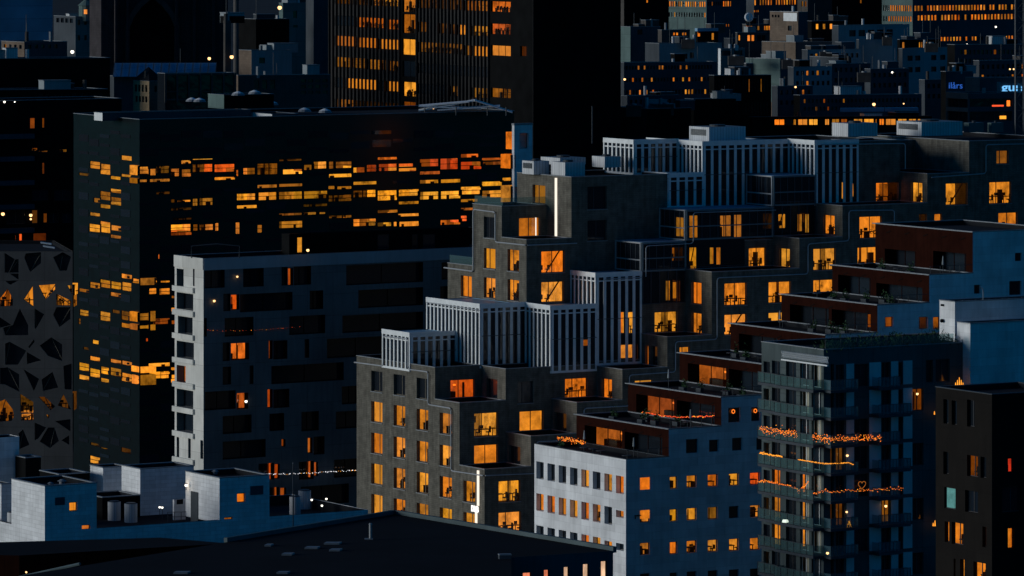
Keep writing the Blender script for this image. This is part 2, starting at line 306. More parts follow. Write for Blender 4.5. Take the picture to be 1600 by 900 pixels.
# ------------------------------------------------------------------ windows and the rooms behind them
OR = [(1.0, .27, .018), (1.0, .31, .022), (1.0, .22, .012), (.95, .30, .035), (1.0, .37, .03)]
def hue(k=1.0, red=0.0, y=0):
    y = y or random.random() < .22; c = random.choice(OR) if not y else (1.0, random.uniform(.29, .40), random.uniform(.015, .04)); j = random.uniform(.85, 1.12)*k
    return (c[0]*j, c[1]*j*(1-.75*red), c[2]*j*(1-.5*red))
def room(f, u0, u1, z0, z1, o, color, parent, base, style='office', depth=2.6):
    mb = MB(); e = .35; a, b = u0-e, u1+e; lo, hi = z0-.15, z1+.12; d = -depth
    R = random.random
    f.quad(mb, a, b, lo, hi, o+d, 'rw' if style != 'shelf' else 'rs')
    for uu in (a, b): mb.poly([f.pt(uu, lo, o), f.pt(uu, lo, o+d), f.pt(uu, hi, o+d), f.pt(uu, hi, o)], 'rw')
    mb.poly([f.pt(a, hi, o), f.pt(b, hi, o), f.pt(b, hi, o+d), f.pt(a, hi, o+d)], 'rc')
    mb.poly([f.pt(a, lo, o), f.pt(b, lo, o), f.pt(b, lo, o+d), f.pt(a, lo, o+d)], 'wood')
    # front surround so that nothing shows round the reveal
    f.box(mb, a, u0+.01, lo, hi, o-.04, o-.02, 'furn'); f.box(mb, u1-.01, b, lo, hi, o-.04, o-.02, 'furn')
    W = u1-u0; Hh = z1-z0
    if style == 'office':
        x = a
        while x < b:                        # back wall of partitions, doors and shelving, room brightness put into their emission
            ww = .5+1.6*R(); y = min(x+ww, b); mt = random.choice(('rw', 'rw', 'rd', 'rs', 'rc'))
            f.box(mb, x, y-.03, lo, hi-(.5*R() if mt == 'rd' else .0)-.01, o+d+.02, o+d+.06+.1*R(), mt); x += ww
        for k in range(random.choice((1, 1, 2))):
            p = u0+W*(.15+.55*R()); f.box(mb, p, p+min(1.3, W*.35), hi-.24, hi-.12, o-1.6-.5*k, o-1.45-.5*k, 'rl')
        x = u0-.1; q = min(1.0, Hh/2.3)
        while x < u1:                       # desks, swivel chairs, screens and people sized cupboards near the glass
            w = (.9+.8*R()); h = (.8+.15*R())*q
            f.box(mb, x, x+w, z0+h-.09, z0+h, o-1.3, o-.5, 'furn')
            f.box(mb, x+.06, x+.16, z0-.1, z0+h-.09, o-.6, o-.54, 'furn'); f.box(mb, x+w-.18, x+w-.08, z0-.1, z0+h-.09, o-.6, o-.54, 'furn')
            if R() < .5: f.box(mb, x+.06, x+w*.45, z0-.1, z0+h-.1, o-.9, o-.6, 'furn')
            if R() < .65: f.box(mb, x+.15, x+.15+.45+.25*R(), z0+h+.06, z0+h+.46*q, o-1.0, o-.95, 'furn')
            if R() < .75:
                cx = x+w*R(); f.box(mb, cx, cx+.55, z0+.42*q, z0+.56*q, o-.5, o-.15, 'furn'); f.box(mb, cx+.42, cx+.55, z0+.5*q, z0+1.2*q, o-.5, o-.15, 'furn')
                f.box(mb, cx+.22, cx+.32, z0-.1, z0+.43*q, o-.35, o-.28, 'furn')
            x += w+.05+.4*R()
        if R() < .35: p = u0+W*R()*.8; f.box(mb, p, p+.4+.35*R(), z0-.1, z0+Hh*(.55+.3*R()), o-1.2, o-.8, 'furn')
        if R() < .45: p = u0+W*(.1+.6*R()); f.box(mb, p, p+.35+.5*R(), z0+Hh*(.5+.1*R()), z0+Hh*(.78), o+d+.03, o+d+.08, 'furn')
        if R() < .5: p = u0+W*R(); f.box(mb, p, p+.12+.25*R(), lo, hi, o-2.0, o-1.8, 'wood')
        if R() < .3:                        # leafy plant
            p = u0+W*(.1+.8*R())
            for q in range(16): mb.ball(f.pt(p+random.gauss(0, .17), z0+.75+random.gauss(0, .25), o-.5+random.gauss(0, .1)), .07, 'furn')
    elif style == 'plain':
        x = a
        while x < b:
            ww = .8+2.6*R(); y = min(x+ww, b); f.box(mb, x, y-.05, lo, hi, o+d+.02, o+d+.05, random.choice(('rw', 'rc', 'rc', 'rc', 'rd', 'rs'))); x += ww
        f.box(mb, u0+W*.2, u0+W*.5, hi-.2, hi-.1, o-1.5, o-1.4, 'rl')
        if R() < .5 and W > 1.5: p = u0+W*R()*.8; f.box(mb, p, p+.3+.5*R(), z0, z0+Hh*.45, o-.9, o-.6, 'furn')
    elif style == 'brace':
        f.box(mb, u0+W*.3, u0+W*.6, hi-.1, hi-.04, o-1.5, o-1.4, 'rl')
        p0, p1 = f.pt(u0+W*.35, z0, o-.5), f.pt(u1-W*.05, z1, o-.5); q = f.pt(0, 0, .18)-f.pt(0, 0, 0)
        mb.box(p0, p1-p0, q, Vector((0, 0, .2)), 'furn')
        for k in range(2):
            x = u0+W*(.05+.3*k); f.box(mb, x, x+.5, z0+.35, z0+.45, o-.9, o-.4, 'furn'); f.box(mb, x+.4, x+.5, z0+.4, z0+.95, o-.9, o-.4, 'furn'); f.box(mb, x+.2, x+.26, z0, z0+.4, o-.7, o-.6, 'furn')
    elif style == 'shelf':
        for k in range(3): f.box(mb, a, b, z0+Hh*(.25+.25*k), z0+Hh*(.25+.25*k)+.05, o+d+.02, o+d+.3, 'furn')
        for k in range(4): p = a+(b-a)*R(); f.box(mb, p, p+.08, lo, hi, o+d+.02, o+d+.3, 'furn')
        p = u0+W*R()*.6; f.box(mb, p, p+.5, z0, z0+Hh*(.4+.3*R()), o-1, o-.6, 'furn')
    elif style == 'curtain':
        n = max(3, int(W/.18))
        for k in range(n):
            x = u0+W*k/n; mb.poly([f.pt(x, z0, o-.3), f.pt(x+W/n*.5, z0, o-.2), f.pt(x+W/n*.5, z1, o-.2), f.pt(x, z1, o-.3)], 'rw')
            mb.poly([f.pt(x+W/n*.5, z0, o-.2), f.pt(x+W/n, z0, o-.3), f.pt(x+W/n, z1, o-.3), f.pt(x+W/n*.5, z1, o-.2)], 'rc')
    elif style == 'home':
        f.box(mb, u0+W*.4, u0+W*.48, z0+Hh*.62, z0+Hh*.7, o-1.5, o-1.3, 'rl')
        p = u0+W*R()*.5; f.box(mb, p, p+W*.35, z0, z0+Hh*.32, o-1.6, o-.9, 'furn'); f.box(mb, u0+W*.7, u0+W*.78, z0, z0+Hh*.8, o-1, o-.9, 'furn')
    return mb.build('room', parent, base, color)
NW = [0]
def window(bx, f, x0, y0, x1, y1, lit=None, style='office', frame='framed', d=.28, split=(.5,), rail=None, px=True, name='window', sill=True, lightin=None, mr=None, depth=None):
    """opening in face f with reveal, frame, glass and, when lit, a furnished room"""
    u0, u1, z0, z1 = f.rect(x0, y0, x1, y1) if px else (x0, x1, y0, y1)
    lo, hi = (0, bx.lR) if f is bx.FR else (-bx.lL, 0)
    u0 = max(u0, lo+.05); u1 = min(u1, hi-.05); z0 = max(z0, bx.z0+.05); z1 = min(z1, bx.z1-.15)
    if u1-u0 < .15 or z1-z0 < .15: return None
    f.holes.append((u0, u1, z0, z1)); NW[0] += 1
    mw = mr or (bx.m if f is bx.FR else bx.mL)
    mb = MB(); g = f.pt
    for a, b in (((u0, z0), (u1, z0)), ((u1, z0), (u1, z1)), ((u1, z1), (u0, z1)), ((u0, z1), (u0, z0))):
        mb.poly([g(*a, 0), g(*b, 0), g(*b, -d-.07), g(*a, -d-.07)], mw)
    t = .07; k0, k1 = -d-.06, -d
    f.box(mb, u0, u0+t, z0, z1, k0, k1, frame); f.box(mb, u1-t, u1, z0, z1, k0, k1, frame)
    f.box(mb, u0+t, u1-t, z0, z0+t, k0, k1, frame); f.box(mb, u0+t, u1-t, z1-t, z1, k0, k1, frame)
    for s in split: f.box(mb, u0+(u1-u0)*s-.045, u0+(u1-u0)*s+.045, z0+t, z1-t, k0, k1+.02, frame)
    if rail: f.box(mb, u0+t, u1-t, z0+(z1-z0)*rail-.04, z0+(z1-z0)*rail+.04, k0+.005, k1+.01, frame)
    if sill: f.box(mb, u0-.08, u1+.08, z0-.1, z0-.004, .003, .09, 'coping' if sill is True else sill)
    wdw = mb.build(name, bx.root, bx.base)
    pb = MB(); f.quad(pb, u0, u1, z0, z1, -d-.03, 'cglass' if (lit or lightin) else random.choice(('dglass', 'dglass', 'rglass'))); pb.build('pane', wdw, bx.base)
    if lit: room(f, u0, u1, z0, z1, -d-.08, lit, wdw, bx.base, style, depth or 2.6)
    if lightin:
        ib = MB(); f.quad(ib, u0, u1, z0, z1, -d-.35, lightin); ib.build('curtain', wdw, bx.base)
    return wdw
def pane(bx, f, x0, y0, x1, y1, lit=None, d=.12, px=True, name='window', m=None, parent=None, bars=0):
    """small far window: reveal, glass or a lit blind set back in the wall"""
    u0, u1, z0, z1 = f.rect(x0, y0, x1, y1) if px else (x0, x1, y0, y1)
    lo, hi = (0, bx.lR) if f is bx.FR else (-bx.lL, 0)
    u0 = max(u0, lo+.03); u1 = min(u1, hi-.03); z0 = max(z0, bx.z0+.03); z1 = min(z1, bx.z1-.1)
    if u1-u0 < .1 or z1-z0 < .1: return
    f.holes.append((u0, u1, z0, z1)); mb = MB(); g = f.pt
    for a, b in (((u0, z0), (u1, z0)), ((u1, z0), (u1, z1)), ((u1, z1), (u0, z1)), ((u0, z1), (u0, z0))):
        mb.poly([g(*a, 0), g(*b, 0), g(*b, -d), g(*a, -d)], 'framed')
    f.quad(mb, u0, u1, z0, z1, -d, m or ('rp' if lit else random.choice(('dglass', 'rglass'))))
    for k in range(bars):
        q = u0+(u1-u0)*(k+1)/(bars+1); f.box(mb, q-.05, q+.05, z0, z1, -d+.01, -.02, 'framed')
    return mb.build(name, bx.root, bx.base, lit)
def row(f, x0, y0, n, w, h, xn):
    """n equal windows evenly spaced along the face between pixel columns x0 and xn, all at the height of the first"""
    ua, ub = f.u(x0), f.u(xn-w); ww = f.u(x0+w)-ua; z1 = f.z(x0+w/2, y0); z0 = f.z(x0+w/2, y0+h)
    return [(ua+(ub-ua)*k/max(1, n-1), ua+(ub-ua)*k/max(1, n-1)+ww, z0, z1) for k in range(n)]
def prism(name, pts, z0, z1, m, mtop, root, base):
    mb = MB(); n = len(pts)
    mb.poly([(p[0], p[1], z1) for p in pts], mtop)
    for k in range(n):
        a, b = pts[k], pts[(k+1) % n]; mb.poly([(a[0], a[1], z0), (b[0], b[1], z0), (b[0], b[1], z1), (a[0], a[1], z1)], m)
    return mb.build(name, root, base)
# ================================================================== ground
g = MB(); g.poly([(-9000, -500, 0), (9000, -500, 0), (9000, 16000, 0), (-9000, 16000, 0)], 'ground'); tag(g.build('ground'), kind='structure')
def fins(bx, f, u0, u1, z0, z1, sp=1.12, wd=.42, dp=.32, top=True, out=.02, name='louvre_screen'):
    mb = MB(); n = max(1, round((u1-u0)/sp)); s = (u1-u0)/n
    for k in range(n+1):
        u = u0+k*s; w = wd/2
        f.box(mb, max(u0-.1, u-w), min(u1+.1, u+w), z0, z1-.3, out, out+dp, 'fin')
    f.box(mb, u0-.12, u1+.12, z1-.3, z1+.32, out-.01, out+dp+.04, 'fin'); f.box(mb, u0-.12, u1+.12, z0-.28, z0, out-.01, out+dp+.04, 'fin')
    f.box(mb, u0, u1, z1-.85, z1-.7, out+.04, out+dp-.06, 'fin')
    f.box(mb, u0, u1, (z0+z1)/2-.04, (z0+z1)/2+.04, .03, out+.1, 'darkmetal')
    return mb.build(name, bx.root, bx.base)
def frame(bx, f, u0, u1, z0, z1, sp=None, mid=None, w=.22, m='pipe', name='glazing_frame'):
    mb = MB(); o0, o1 = .02, .16
    f.box(mb, u0, u1, z1-w, z1, o0, o1, m); f.box(mb, u0, u1, z0, z0+w, o0, o1, m)
    f.box(mb, u0, u0+w, z0+w, z1-w, o0, o1, m); f.box(mb, u1-w, u1, z0+w, z1-w, o0, o1, m)
    if sp:
        n = max(2, round((u1-u0)/sp))
        for k in range(1, n): q = u0+(u1-u0)*k/n; f.box(mb, q-.05, q+.05, z0+w, z1-w, o0, o1-.06, 'darkmetal')
    if mid: f.box(mb, u0+w, u1-w, z0+(z1-z0)*mid-.08, z0+(z1-z0)*mid+.08, o0, o1-.03, m)
    return mb.build(name, bx.root, bx.base)
# ================================================================== stepped office building
YD = 640.0; eRD, eLD = dirs(4800)
OD = Vector(((757-800)/F*YD, YD))
f0 = Face(OD, eRD); MRD = f0.u(1249)/7.0; f1 = Face(OD, -eLD); MLD = -f1.u(718)
dnb = thing('office_building', 'stepped grey brick office building of stacked blocks with white slatted glass boxes', 'office building', (OD.x, OD.y, 0))
def node(i, j): return OD+eRD*(MRD*i)+eLD*(MLD*j)
def gb(i0, i1, j0, j1, yt, yb=None, m='brick', **kw):
    c = node(i0, j0); return Box(dnb, c, eRD, eLD, MRD*(i1-i0), MLD*(j1-j0), 0 if yb is None else zat(yb, c.y), zat(yt, c.y), m, **kw)
b1 = gb(0, 1, 0, 1, 734); b2 = gb(1, 2, 0, 1, 682); b3 = gb(2, 3, 0, 1, 629.5); b4 = gb(3, 4, 0, 1, 578); b5 = gb(4, 5, 0, 1, 527)
b6 = gb(5, 7, 0, 1, 425.5); b7 = gb(7, 8, 0, 1, 373); b8 = gb(8, 10, 0, 1, 322); b10 = gb(10, 11, 0, 2, 272); b11 = gb(11, 13.5, 0, 4.2, 221)
c0 = gb(0, 1, 1, 2, 630); c1 = gb(1, 3, 1, 2, 577); c3 = gb(3, 4, 1, 2, 565); c4 = gb(4, 5, 1, 2, 476)
c5 = gb(6.35, 7, 1, 2, 376); c9 = gb(9, 10, 1, 2, 221)
d0 = gb(0, 1, 2, 5.3, 574.5); d1 = gb(1, 2, 2, 4.2, 572); d2 = gb(2, 3, 2, 3, 375); d2b = gb(2, 3, 3, 4.2, 322.7); d2c = gb(2, 3, 4.2, 5.25, 415.5)
d3 = gb(3, 5.2, 2, 4.2, 277); d5 = gb(5.2, 8, 2, 4.2, 326); d8 = gb(8, 10, 2, 4.2, 221); d10 = gb(10, 11, 2, 4.2, 221)
top = lambda b: b.z1
def sbox(i0, i1, j0, j1, yt, zb, m='dglass', **kw):
    c = node(i0, j0); return Box(dnb, c, eRD, eLD, MRD*(i1-i0), MLD*(j1-j0), zb, zat(yt, c.y), m, par=.05, roof='blueroof', cop=0, bname='glass_box', **kw)
s1 = sbox(0, 1, 3, 4.15, 523.5, d0.z1); s2 = sbox(1, 2, 2, 4.2, 478.5, d1.z1); s3 = sbox(2, 3, 1, 2, 481, c1.z1); s4 = sbox(3, 4, 1, 2, 430, c3.z1)
s5 = sbox(5.2, 6, 2, 4.2, 274, d5.z1); s0 = sbox(5, 6, 3.0, 4.2, 222, s5.z1); s6 = sbox(6, 8, 2, 4.2, 224.5, d5.z1); s8 = sbox(8, 9, 1, 2, 223, zat(372, node(8, 1).y))
b8b = gb(8, 9, 1, 2, 372)
g2 = sbox(4, 5, 1, 2, 379, c4.z1, m='dglass'); g1a = sbox(5, 6.35, 1, 2, 376, 0); g1 = sbox(5, 7, 1, 2, 328, zat(376, node(5, 1).y)); g0 = sbox(7, 8, 1, 2, 275, 0)
for b, fz in ((s1, 577), (s2, 572), (s3, 580), (s4, 568), (s5, 322), (s0, 270), (s6, 322), (s8, 318)):
    zb = zat(fz, b.FR.p.y)
    fins(b, b.FR, .1, b.lR-.05, zb, b.z1, sp=1.2, wd=.42, dp=.035); fins(b, b.FL, -b.lL, -.1, zb if b in (s1, s0, s2) else zb, b.z1, sp=.98, wd=.29, dp=.16)
for b, zb in ((g2, zat(425, g2.FR.p.y)), (g1, g1.z0+.02), (g0, zat(322, g0.FR.p.y))):
    frame(b, b.FR, 0, b.lR, zb, b.z1, 1.2, .45, m='steel'); frame(b, b.FL, -b.lL, 0, zb, b.z1, 1.3, .4, m='pipe', w=.16)  # right frames use the darker steel: shade of that side in the colour
for b in (g1a, g0, g2):
    frame(b, b.FR, .1, b.lR-.1, max(b.z0, zat(476, b.FR.p.y)), b.z1-3.4, 1.2, None, w=.08, m='darkmetal', name='mullions')
# windows on the left faces
ly = [(580, 612), (628, 660), (677, 709), (725, 757), (773, 805), (821, 853)]
for r, (ya, yb) in enumerate(ly):
    z1, z0 = d0.FL.z(588, ya), d0.FL.z(588, yb)
    for k, (xa, xb, bx) in enumerate(((580, 597.5, d0), (615, 633, d0), (651, 669, d0), (687, 706, c0), (724, 742.5, b1))):
        if (k == 3 and r < 1) or (k == 4 and r < 3): continue
        lit = None if r == 0 else hue(random.uniform(.75, 1.05))
        st = 'curtain' if (k == 0) else random.choice(('office', 'office', 'shelf', 'brace'))
        window(bx, bx.FL, bx.FL.u(xa), z0, bx.FL.u(xb), z1, lit, st, 'framel', d=.38, split=(.55,), px=False)
for bx, f, q, lit, st in (
    (b1, 'R', (779, 751, 813, 784), 1, 'office'), (b1, 'R', (779, 800, 814, 833), 1, 'office'), (c0, 'R', (741, 645, 778, 682), 1, 'office'), (c0, 'R', (741, 695, 778, 726), 1, 'curtain'),
    (c1, 'R', (812, 642, 849, 674), .9, 'curtain'), (c1, 'R', (883, 591, 918, 622), 1, 'office'), (c1, 'R', (809, 596, 833, 630), 0, ''), (b2, 'L', (795, 697, 813, 727), 0, ''),
    (b3, 'L', (866, 645, 885, 676), 0, ''), (b4, 'L', (940, 592, 956, 624), 1, 'brace'), (b5, 'L', (1008, 540, 1013, 571), .9, 'curtain'), (b5, 'L', (1017, 541, 1027, 572), 0, ''),
    (b6, 'L', (1080, 441, 1096, 475), .9, 'curtain'), (b6, 'L', (1080, 489, 1096, 521), 1, 'brace'), (b6, 'R', (1132, 442, 1167, 477), 1, 'office'), (b6, 'R', (1132, 491, 1167, 523), 1, 'brace'),
    (b6, 'R', (1201, 440, 1236, 473), .95, 'office'), (b6, 'R', (1201, 488, 1236, 521), 1, 'office'), (b5, 'R', (1062, 542, 1078, 572), .7, 'curtain'), (b4, 'R', (992, 594, 1020, 624), .9, 'curtain'),
    (b7, 'R', (1271, 388, 1306, 422), 1, 'office'), (b7, 'R', (1271, 437, 1303, 470), 1, 'office'), (b7, 'L', (1217, 388, 1234, 420), .8, 'brace'), (b8, 'L', (1286, 336, 1304, 366), 1, 'office'),
    (b8, 'R', (1343, 338, 1378, 372), 1, 'office'), (b8, 'R', (1340, 386, 1374, 420), 1, 'office'), (b8, 'R', (1436, 334, 1452, 366), .7, 'home'), (c9, 'R', (1369, 285, 1404, 318), 1, 'office'),
    (b10, 'L', (1423, 285, 1441, 319), 1, 'office'), (b10, 'R', (1478, 286, 1512, 320), 1, 'brace'), (b11, 'R', (1546, 284, 1580, 318), 1, 'office'), (b11, 'R', (1557, 235, 1576, 256), .25, 'curtain'),
    (b11, 'R', (1560, 332, 1590, 364), .8, 'office'), (b10, 'R', (1460, 334, 1472, 364), .7, 'curtain'),
    (c4, 'R', (1023, 487, 1059, 519), 1, 'office'), (d2, 'R', (846, 392, 882, 426), 1, 'brace'), (d2, 'R', (846, 440, 881, 472), 1, 'brace'), (d2b, 'R', (811, 340, 844, 370), .6, 'curtain'),
    (d2b, 'L', (756, 339, 774, 372), 0, ''), (d2b, 'L', (756, 388, 774, 420), .9, 'curtain'), (d2b, 'L', (756, 434, 774, 466), 1, 'office'), (d2, 'L', (793, 390, 811, 424), 1, 'office'),
    (d2, 'L', (793, 437, 811, 470), 1, 'office'), (d2c, 'L', (720, 431, 737, 464), .9, 'curtain'), (d3, 'L', (832, 289, 852, 318), .45, 'curtain'), (d3, 'R', (918, 291, 948, 327), 0, ''),
    (d3, 'R', (918, 344, 948, 376), 0, ''), (d0, 'R', (704, 593, 742, 622), .6, 'home'), (c1, 'L', (760, 592, 777, 622), 0, ''), (c5, 'R', (1170, 387, 1197, 418), 1, 'office'),
    (s4, 'R', (968, 487, 976, 521), .9, 'curtain'), (s4, 'R', (981, 487, 991, 521), 1, 'office'), (s4, 'R', (969, 538, 989, 560), .9, 'curtain'),
    (s8, 'R', (1315, 284, 1322, 311), .7, 'curtain'), (s8, 'R', (1329, 286, 1335, 308), .5, 'curtain'),
    (g1, 'R', (1077, 336, 1091, 372), .38, 'curtain'), (g1, 'R', (1125, 336, 1143, 370), .2, 'shelf'), (g1, 'R', (1146, 335, 1160, 372), .5, 'curtain'), (g1, 'R', (1192, 333, 1207, 358), .5, 'brace'),
    (g1, 'L', (1055, 339, 1068, 370), .35, 'curtain'), (g0, 'R', (1216, 334, 1228, 357), .6, 'brace'), (g0, 'R', (1246, 334, 1254, 362), .4, 'curtain'), (g0, 'R', (1258, 334, 1265, 364), .55, 'curtain'),
    (g1a, 'R', (1077, 386, 1089, 420), .7, 'brace'), (g1a, 'R', (1109, 386, 1117, 413), .6, 'curtain'), (g1a, 'R', (1119, 386, 1127, 414), .6, 'curtain'),
    (g2, 'R', (1040, 438, 1048, 470), .3, 'curtain'), (g2, 'R', (1051, 440, 1058, 467), .5, 'curtain'), (g2, 'R', (1050, 386, 1068, 408), .3, 'brace'),
    (s3, 'R', (909, 530, 921, 541), .35, 'curtain')):
    red = .5 if bx is d0 else 0
    gls = bx.name == 'glass_box'
    window(bx, bx.FR if f == 'R' else bx.FL, *q, lit=hue(lit, red) if lit else None, style=st, frame='framed', d=.06 if gls else .3, split=() if q[2]-q[0] < 14 else ((.36,) if random.random() < .4 else (.5,)), sill=not gls and 'coping', mr='framed' if gls else None)
# two lit tubes and the sign on the corner
mb = MB(); d3.FL.box(mb, d3.FL.u(868.8), d3.FL.u(871.2), d3.FL.z(870, 369), d3.FL.z(870, 278), .06, .2, 'tube'); mb.build('light_tube', dnb, dnb.location)
mb = MB(); z1, zm, z0 = b1.FL.z(748, 735), b1.FL.z(748, 790), b1.FL.z(746, 845)
b1.FL.box(mb, b1.FL.u(747.2), b1.FL.u(749.6), zm, z1, .06, .2, 'tube'); mb.build('light_tube', dnb, dnb.location)
mb = MB(); b1.FL.box(mb, b1.FL.u(744.2), b1.FL.u(746.6), z0, zm-.8, .06, .2, 'tube'); mb.build('light_tube', dnb, dnb.location)
mb = MB(); d2b.FR.box(mb, d2b.FR.u(836), d2b.FR.u(837.4), d2b.FR.z(836, 368), d2b.FR.z(836, 340), .05, .12, 'tube'); mb.build('light_tube', dnb, dnb.location)
def text(name, s, f, u, z, size, m, root, base, ext=.05, o=.3, bold=0.0, sx=1.0, slant=0.0):
    cu = bpy.data.curves.new(name, 'FONT'); cu.body = s; cu.size = size; cu.extrude = ext; cu.offset = bold
    t = bpy.data.objects.new(name, cu); COL.objects.link(t); bpy.context.view_layer.update()
    me = bpy.data.meshes.new_from_object(t); bpy.data.objects.remove(t); bpy.data.curves.remove(cu)
    for v in me.vertices: v.co = f.pt(u+v.co.x*sx, z+v.co.y-v.co.x*slant, o+v.co.z)-Vector(base)
    me.materials.clear(); me.materials.append(M[m]); me.name = name
    ob = bpy.data.objects.new(name, me); COL.objects.link(ob); ob.parent = root; return ob
text('sign_letters', 'DNB', b1.FL, b1.FL.u(739.6), b1.FL.z(746, 799.5), 1.05, 'sign', dnb, dnb.location, o=.3, bold=.035, sx=.8)
# pale tube lines running over the front
def rounded(pts, r=.45, n=4):
    out = [pts[0]]
    for a, b, c in zip(pts, pts[1:], pts[2:]):
        A = (a-b); C = (c-b); ra = min(r, A.length*.45); rc = min(r, C.length*.45); p, q = b+A.normalized()*ra, b+C.normalized()*rc
        for k in range(n+1):
            t = k/n; out.append(p*(1-t)**2+b*2*t*(1-t)+q*t*t)
    return out+[pts[-1]]
def line(f, pts, r=.075, o=.22):
    W = [f.pt(f.u(x), f.z(x, y), o) for x, y in pts]; mb = MB(); mb.tube(rounded(W), r, 'pipe', 6); mb.build('facade_tube', dnb, dnb.location)
line(b1.FL, [(556, 566), (601, 572), (601, 525), (640, 529.5), (640, 577), (671, 581), (671, 632), (707, 638), (707, 735.5), (757, 743)], .09)
line(b1.FR, [(757, 743), (850, 739)])
line(b1.FR, [(837, 700), (837, 690), (874, 688.5)])
line(b1.FR, [(911, 660), (911, 638), (982, 634), (982, 586), (1054, 581), (1054, 534), (1119, 530), (1119, 434), (1261, 428), (1261, 381), (1325, 376), (1325, 329), (1396, 328), (1396, 346)])
line(c9.FR, [(1282, 226), (1413, 224), (1413, 264)])
line(b10.FR, [(1454, 277), (1539, 271), (1539, 226), (1640, 224)])
line(d2.FL, [(696, 418), (741.5, 424), (741.5, 327), (776, 331.5), (776, 378), (823, 383)], .09)
line(d2.FR, [(823, 383), (900, 380)])
line(s2.FL, [(668, 472), (753, 485)], .07)
for bx, pts in ((s4, [(940, 568), (940, 436), (1000, 433)]), (g2, [(1006, 432), (1006, 384), (1080, 380), (1080, 332), (1209, 328)])): line(bx.FR, pts, .06, .5)
# small parapet glass on the terraces
for bx in (d2b, d2c):
    mb = MB(); f = bx.FR.off(-.3); f.quad(mb, .3, bx.lR, bx.z1, bx.z1+1.1, 0, 'tealglass'); f = bx.FL.off(-.3); f.quad(mb, -bx.lL, -.3, bx.z1, bx.z1+1.1, 0, 'tealglass'); mb.build('glass_balustrade', dnb, dnb.location)
# ================================================================== units standing on roofs
def unit(name, label, xl, xc, xr, yt, yb, Y, m='metalbox', louvre=True, cat='ventilation unit', group='ventilation units on the office roofs', mR=None):
    bx = mk(name, label, cat, xl, xc, xr, yt, Y, mR or m, ybot=yb, roof='coping', par=0, cop=0, bname='casing', mL=m, group=group)
    bx.root.location = Vector((bx.root.location.x, bx.root.location.y, bx.z0)); bx.base = bx.root.location.copy()
    if louvre:
        mb = MB(); u1, u0 = -bx.lL*.15, -bx.lL*.9; n = 7; za, zb = bx.z0+(bx.z1-bx.z0)*.45, bx.z0+(bx.z1-bx.z0)*.85
        for k in range(n): z = za+(zb-za)*k/n; bx.FL.box(mb, u0, u1, z, z+.08, .02, .1, 'darkmetal')
        mb.build('louvre', bx.root, bx.base)
    mb = MB(); c = bx.c+bx.eR*bx.lR*.5+bx.eL*bx.lL*.5; r = min(bx.lL, bx.lR)*.22
    mb.cyl((c.x, c.y, bx.z1), r, .25, 'darkmetal'); mb.build('fan_cowl', bx.root, bx.base)
    return bx
yr = lambda i, j: node(i, j).y
unit('ventilation_unit', 'small white ribbed unit at the left end of the office roof behind the lit tube', 816, 834, 858, 252, 273, yr(3, 3.2))
unit('ventilation_unit', 'white ribbed unit with blue long side standing just above the lit vertical tube', 861, 883, 914, 254, 276, yr(3.4, 2.4), louvre=False)
unit('ventilation_unit', 'low flat unit behind the two white ribbed units on the left office roof', 845, 875, 915, 247, 258, yr(4, 3.4), louvre=False)
unit('ventilation_unit', 'low flat unit on the office roof beside the left end of the upper slatted box', 925, 945, 970, 245, 262, yr(4.2, 3), louvre=False)
unit('ventilation_unit', 'large white ribbed unit with dark grille on top of the tallest slatted box', 1077, 1108, 1165, 199, 223, yr(6.4, 3), louvre=True)
unit('ventilation_unit', 'white ribbed unit in the middle of the right office roof', 1300, 1325, 1371, 193, 214, yr(9.3, 3), louvre=False)
unit('ventilation_unit', 'grey unit with long grille farthest right on the office roof', 1401, 1440, 1504, 191, 213, yr(10.5, 3), louvre=True)
for k, (xl, xc, xr) in enumerate(((1506, 1514, 1537), (1543, 1549, 1568))):
    unit('roof_chiller', ('wider' if k == 0 else 'narrower')+' of the two low teal chillers at the right edge of the office roof', xl, xc, xr, 192, 207, yr(12.3+.5*k, 3), m='teal', louvre=False, cat='chiller', group='chillers on the office roof')
# ================================================================== white and brown terraced building
YK = 575.0; eRK, eLK = dirs(4766); OK_ = Vector(((978-800)/F*YK, YK)); fK = Face(OK_, eRK); fKL = Face(OK_, -eLK); LK = -fKL.u(835)
kb = thing('terraced_building', 'white building stepping up to the right with red brown terrace fronts', 'apartment building', (OK_.x, OK_.y, 0))
xs = [978, 1045, 1127, 1209, 1290, 1371, 1452, 1520, 1660]; ys = [718, 671, 621, 571.5, 524, 477, 430, 363]
KB = []
for k in range(8):
    u0, u1 = fK.u(xs[k]), fK.u(xs[k+1]); c = OK_+eRK*u0
    bx = Box(kb, c, eRK, eLK, u1-u0, LK, 0, zat(ys[k], c.y), 'white', mL='white' if k == 0 else 'rust', cop=.1 if k else .06, copm='coping' if k else 'darkmetal', roof='roof'); KB.append(bx)
for r, (y0, h) in enumerate(((721.5, 27), (771.5, 27), (821.5, 27))):
    for k, (u0, u1, z0, z1) in enumerate(row(KB[0].FL, 838, y0, 8, 10.5, h, 973)):
        lit = (r == 0 and k in (4, 6, 7)) or (r == 1 and k in (0, 1, 2, 7)) or (r == 2 and k in (4, 5, 6)) or (r == 1 and random.random() < .2)
        if r == 2 and k in (6, 7) or (r == 1 and k == 7): z0 += 1.0; z1 -= .2
        window(KB[0], KB[0].FL, u0, z0, u1+.15, z1, hue(random.uniform(.7, 1)) if lit else None, random.choice(('office', 'curtain', 'shelf')), 'framel', d=.55, split=(.5,), px=False, sill=False)
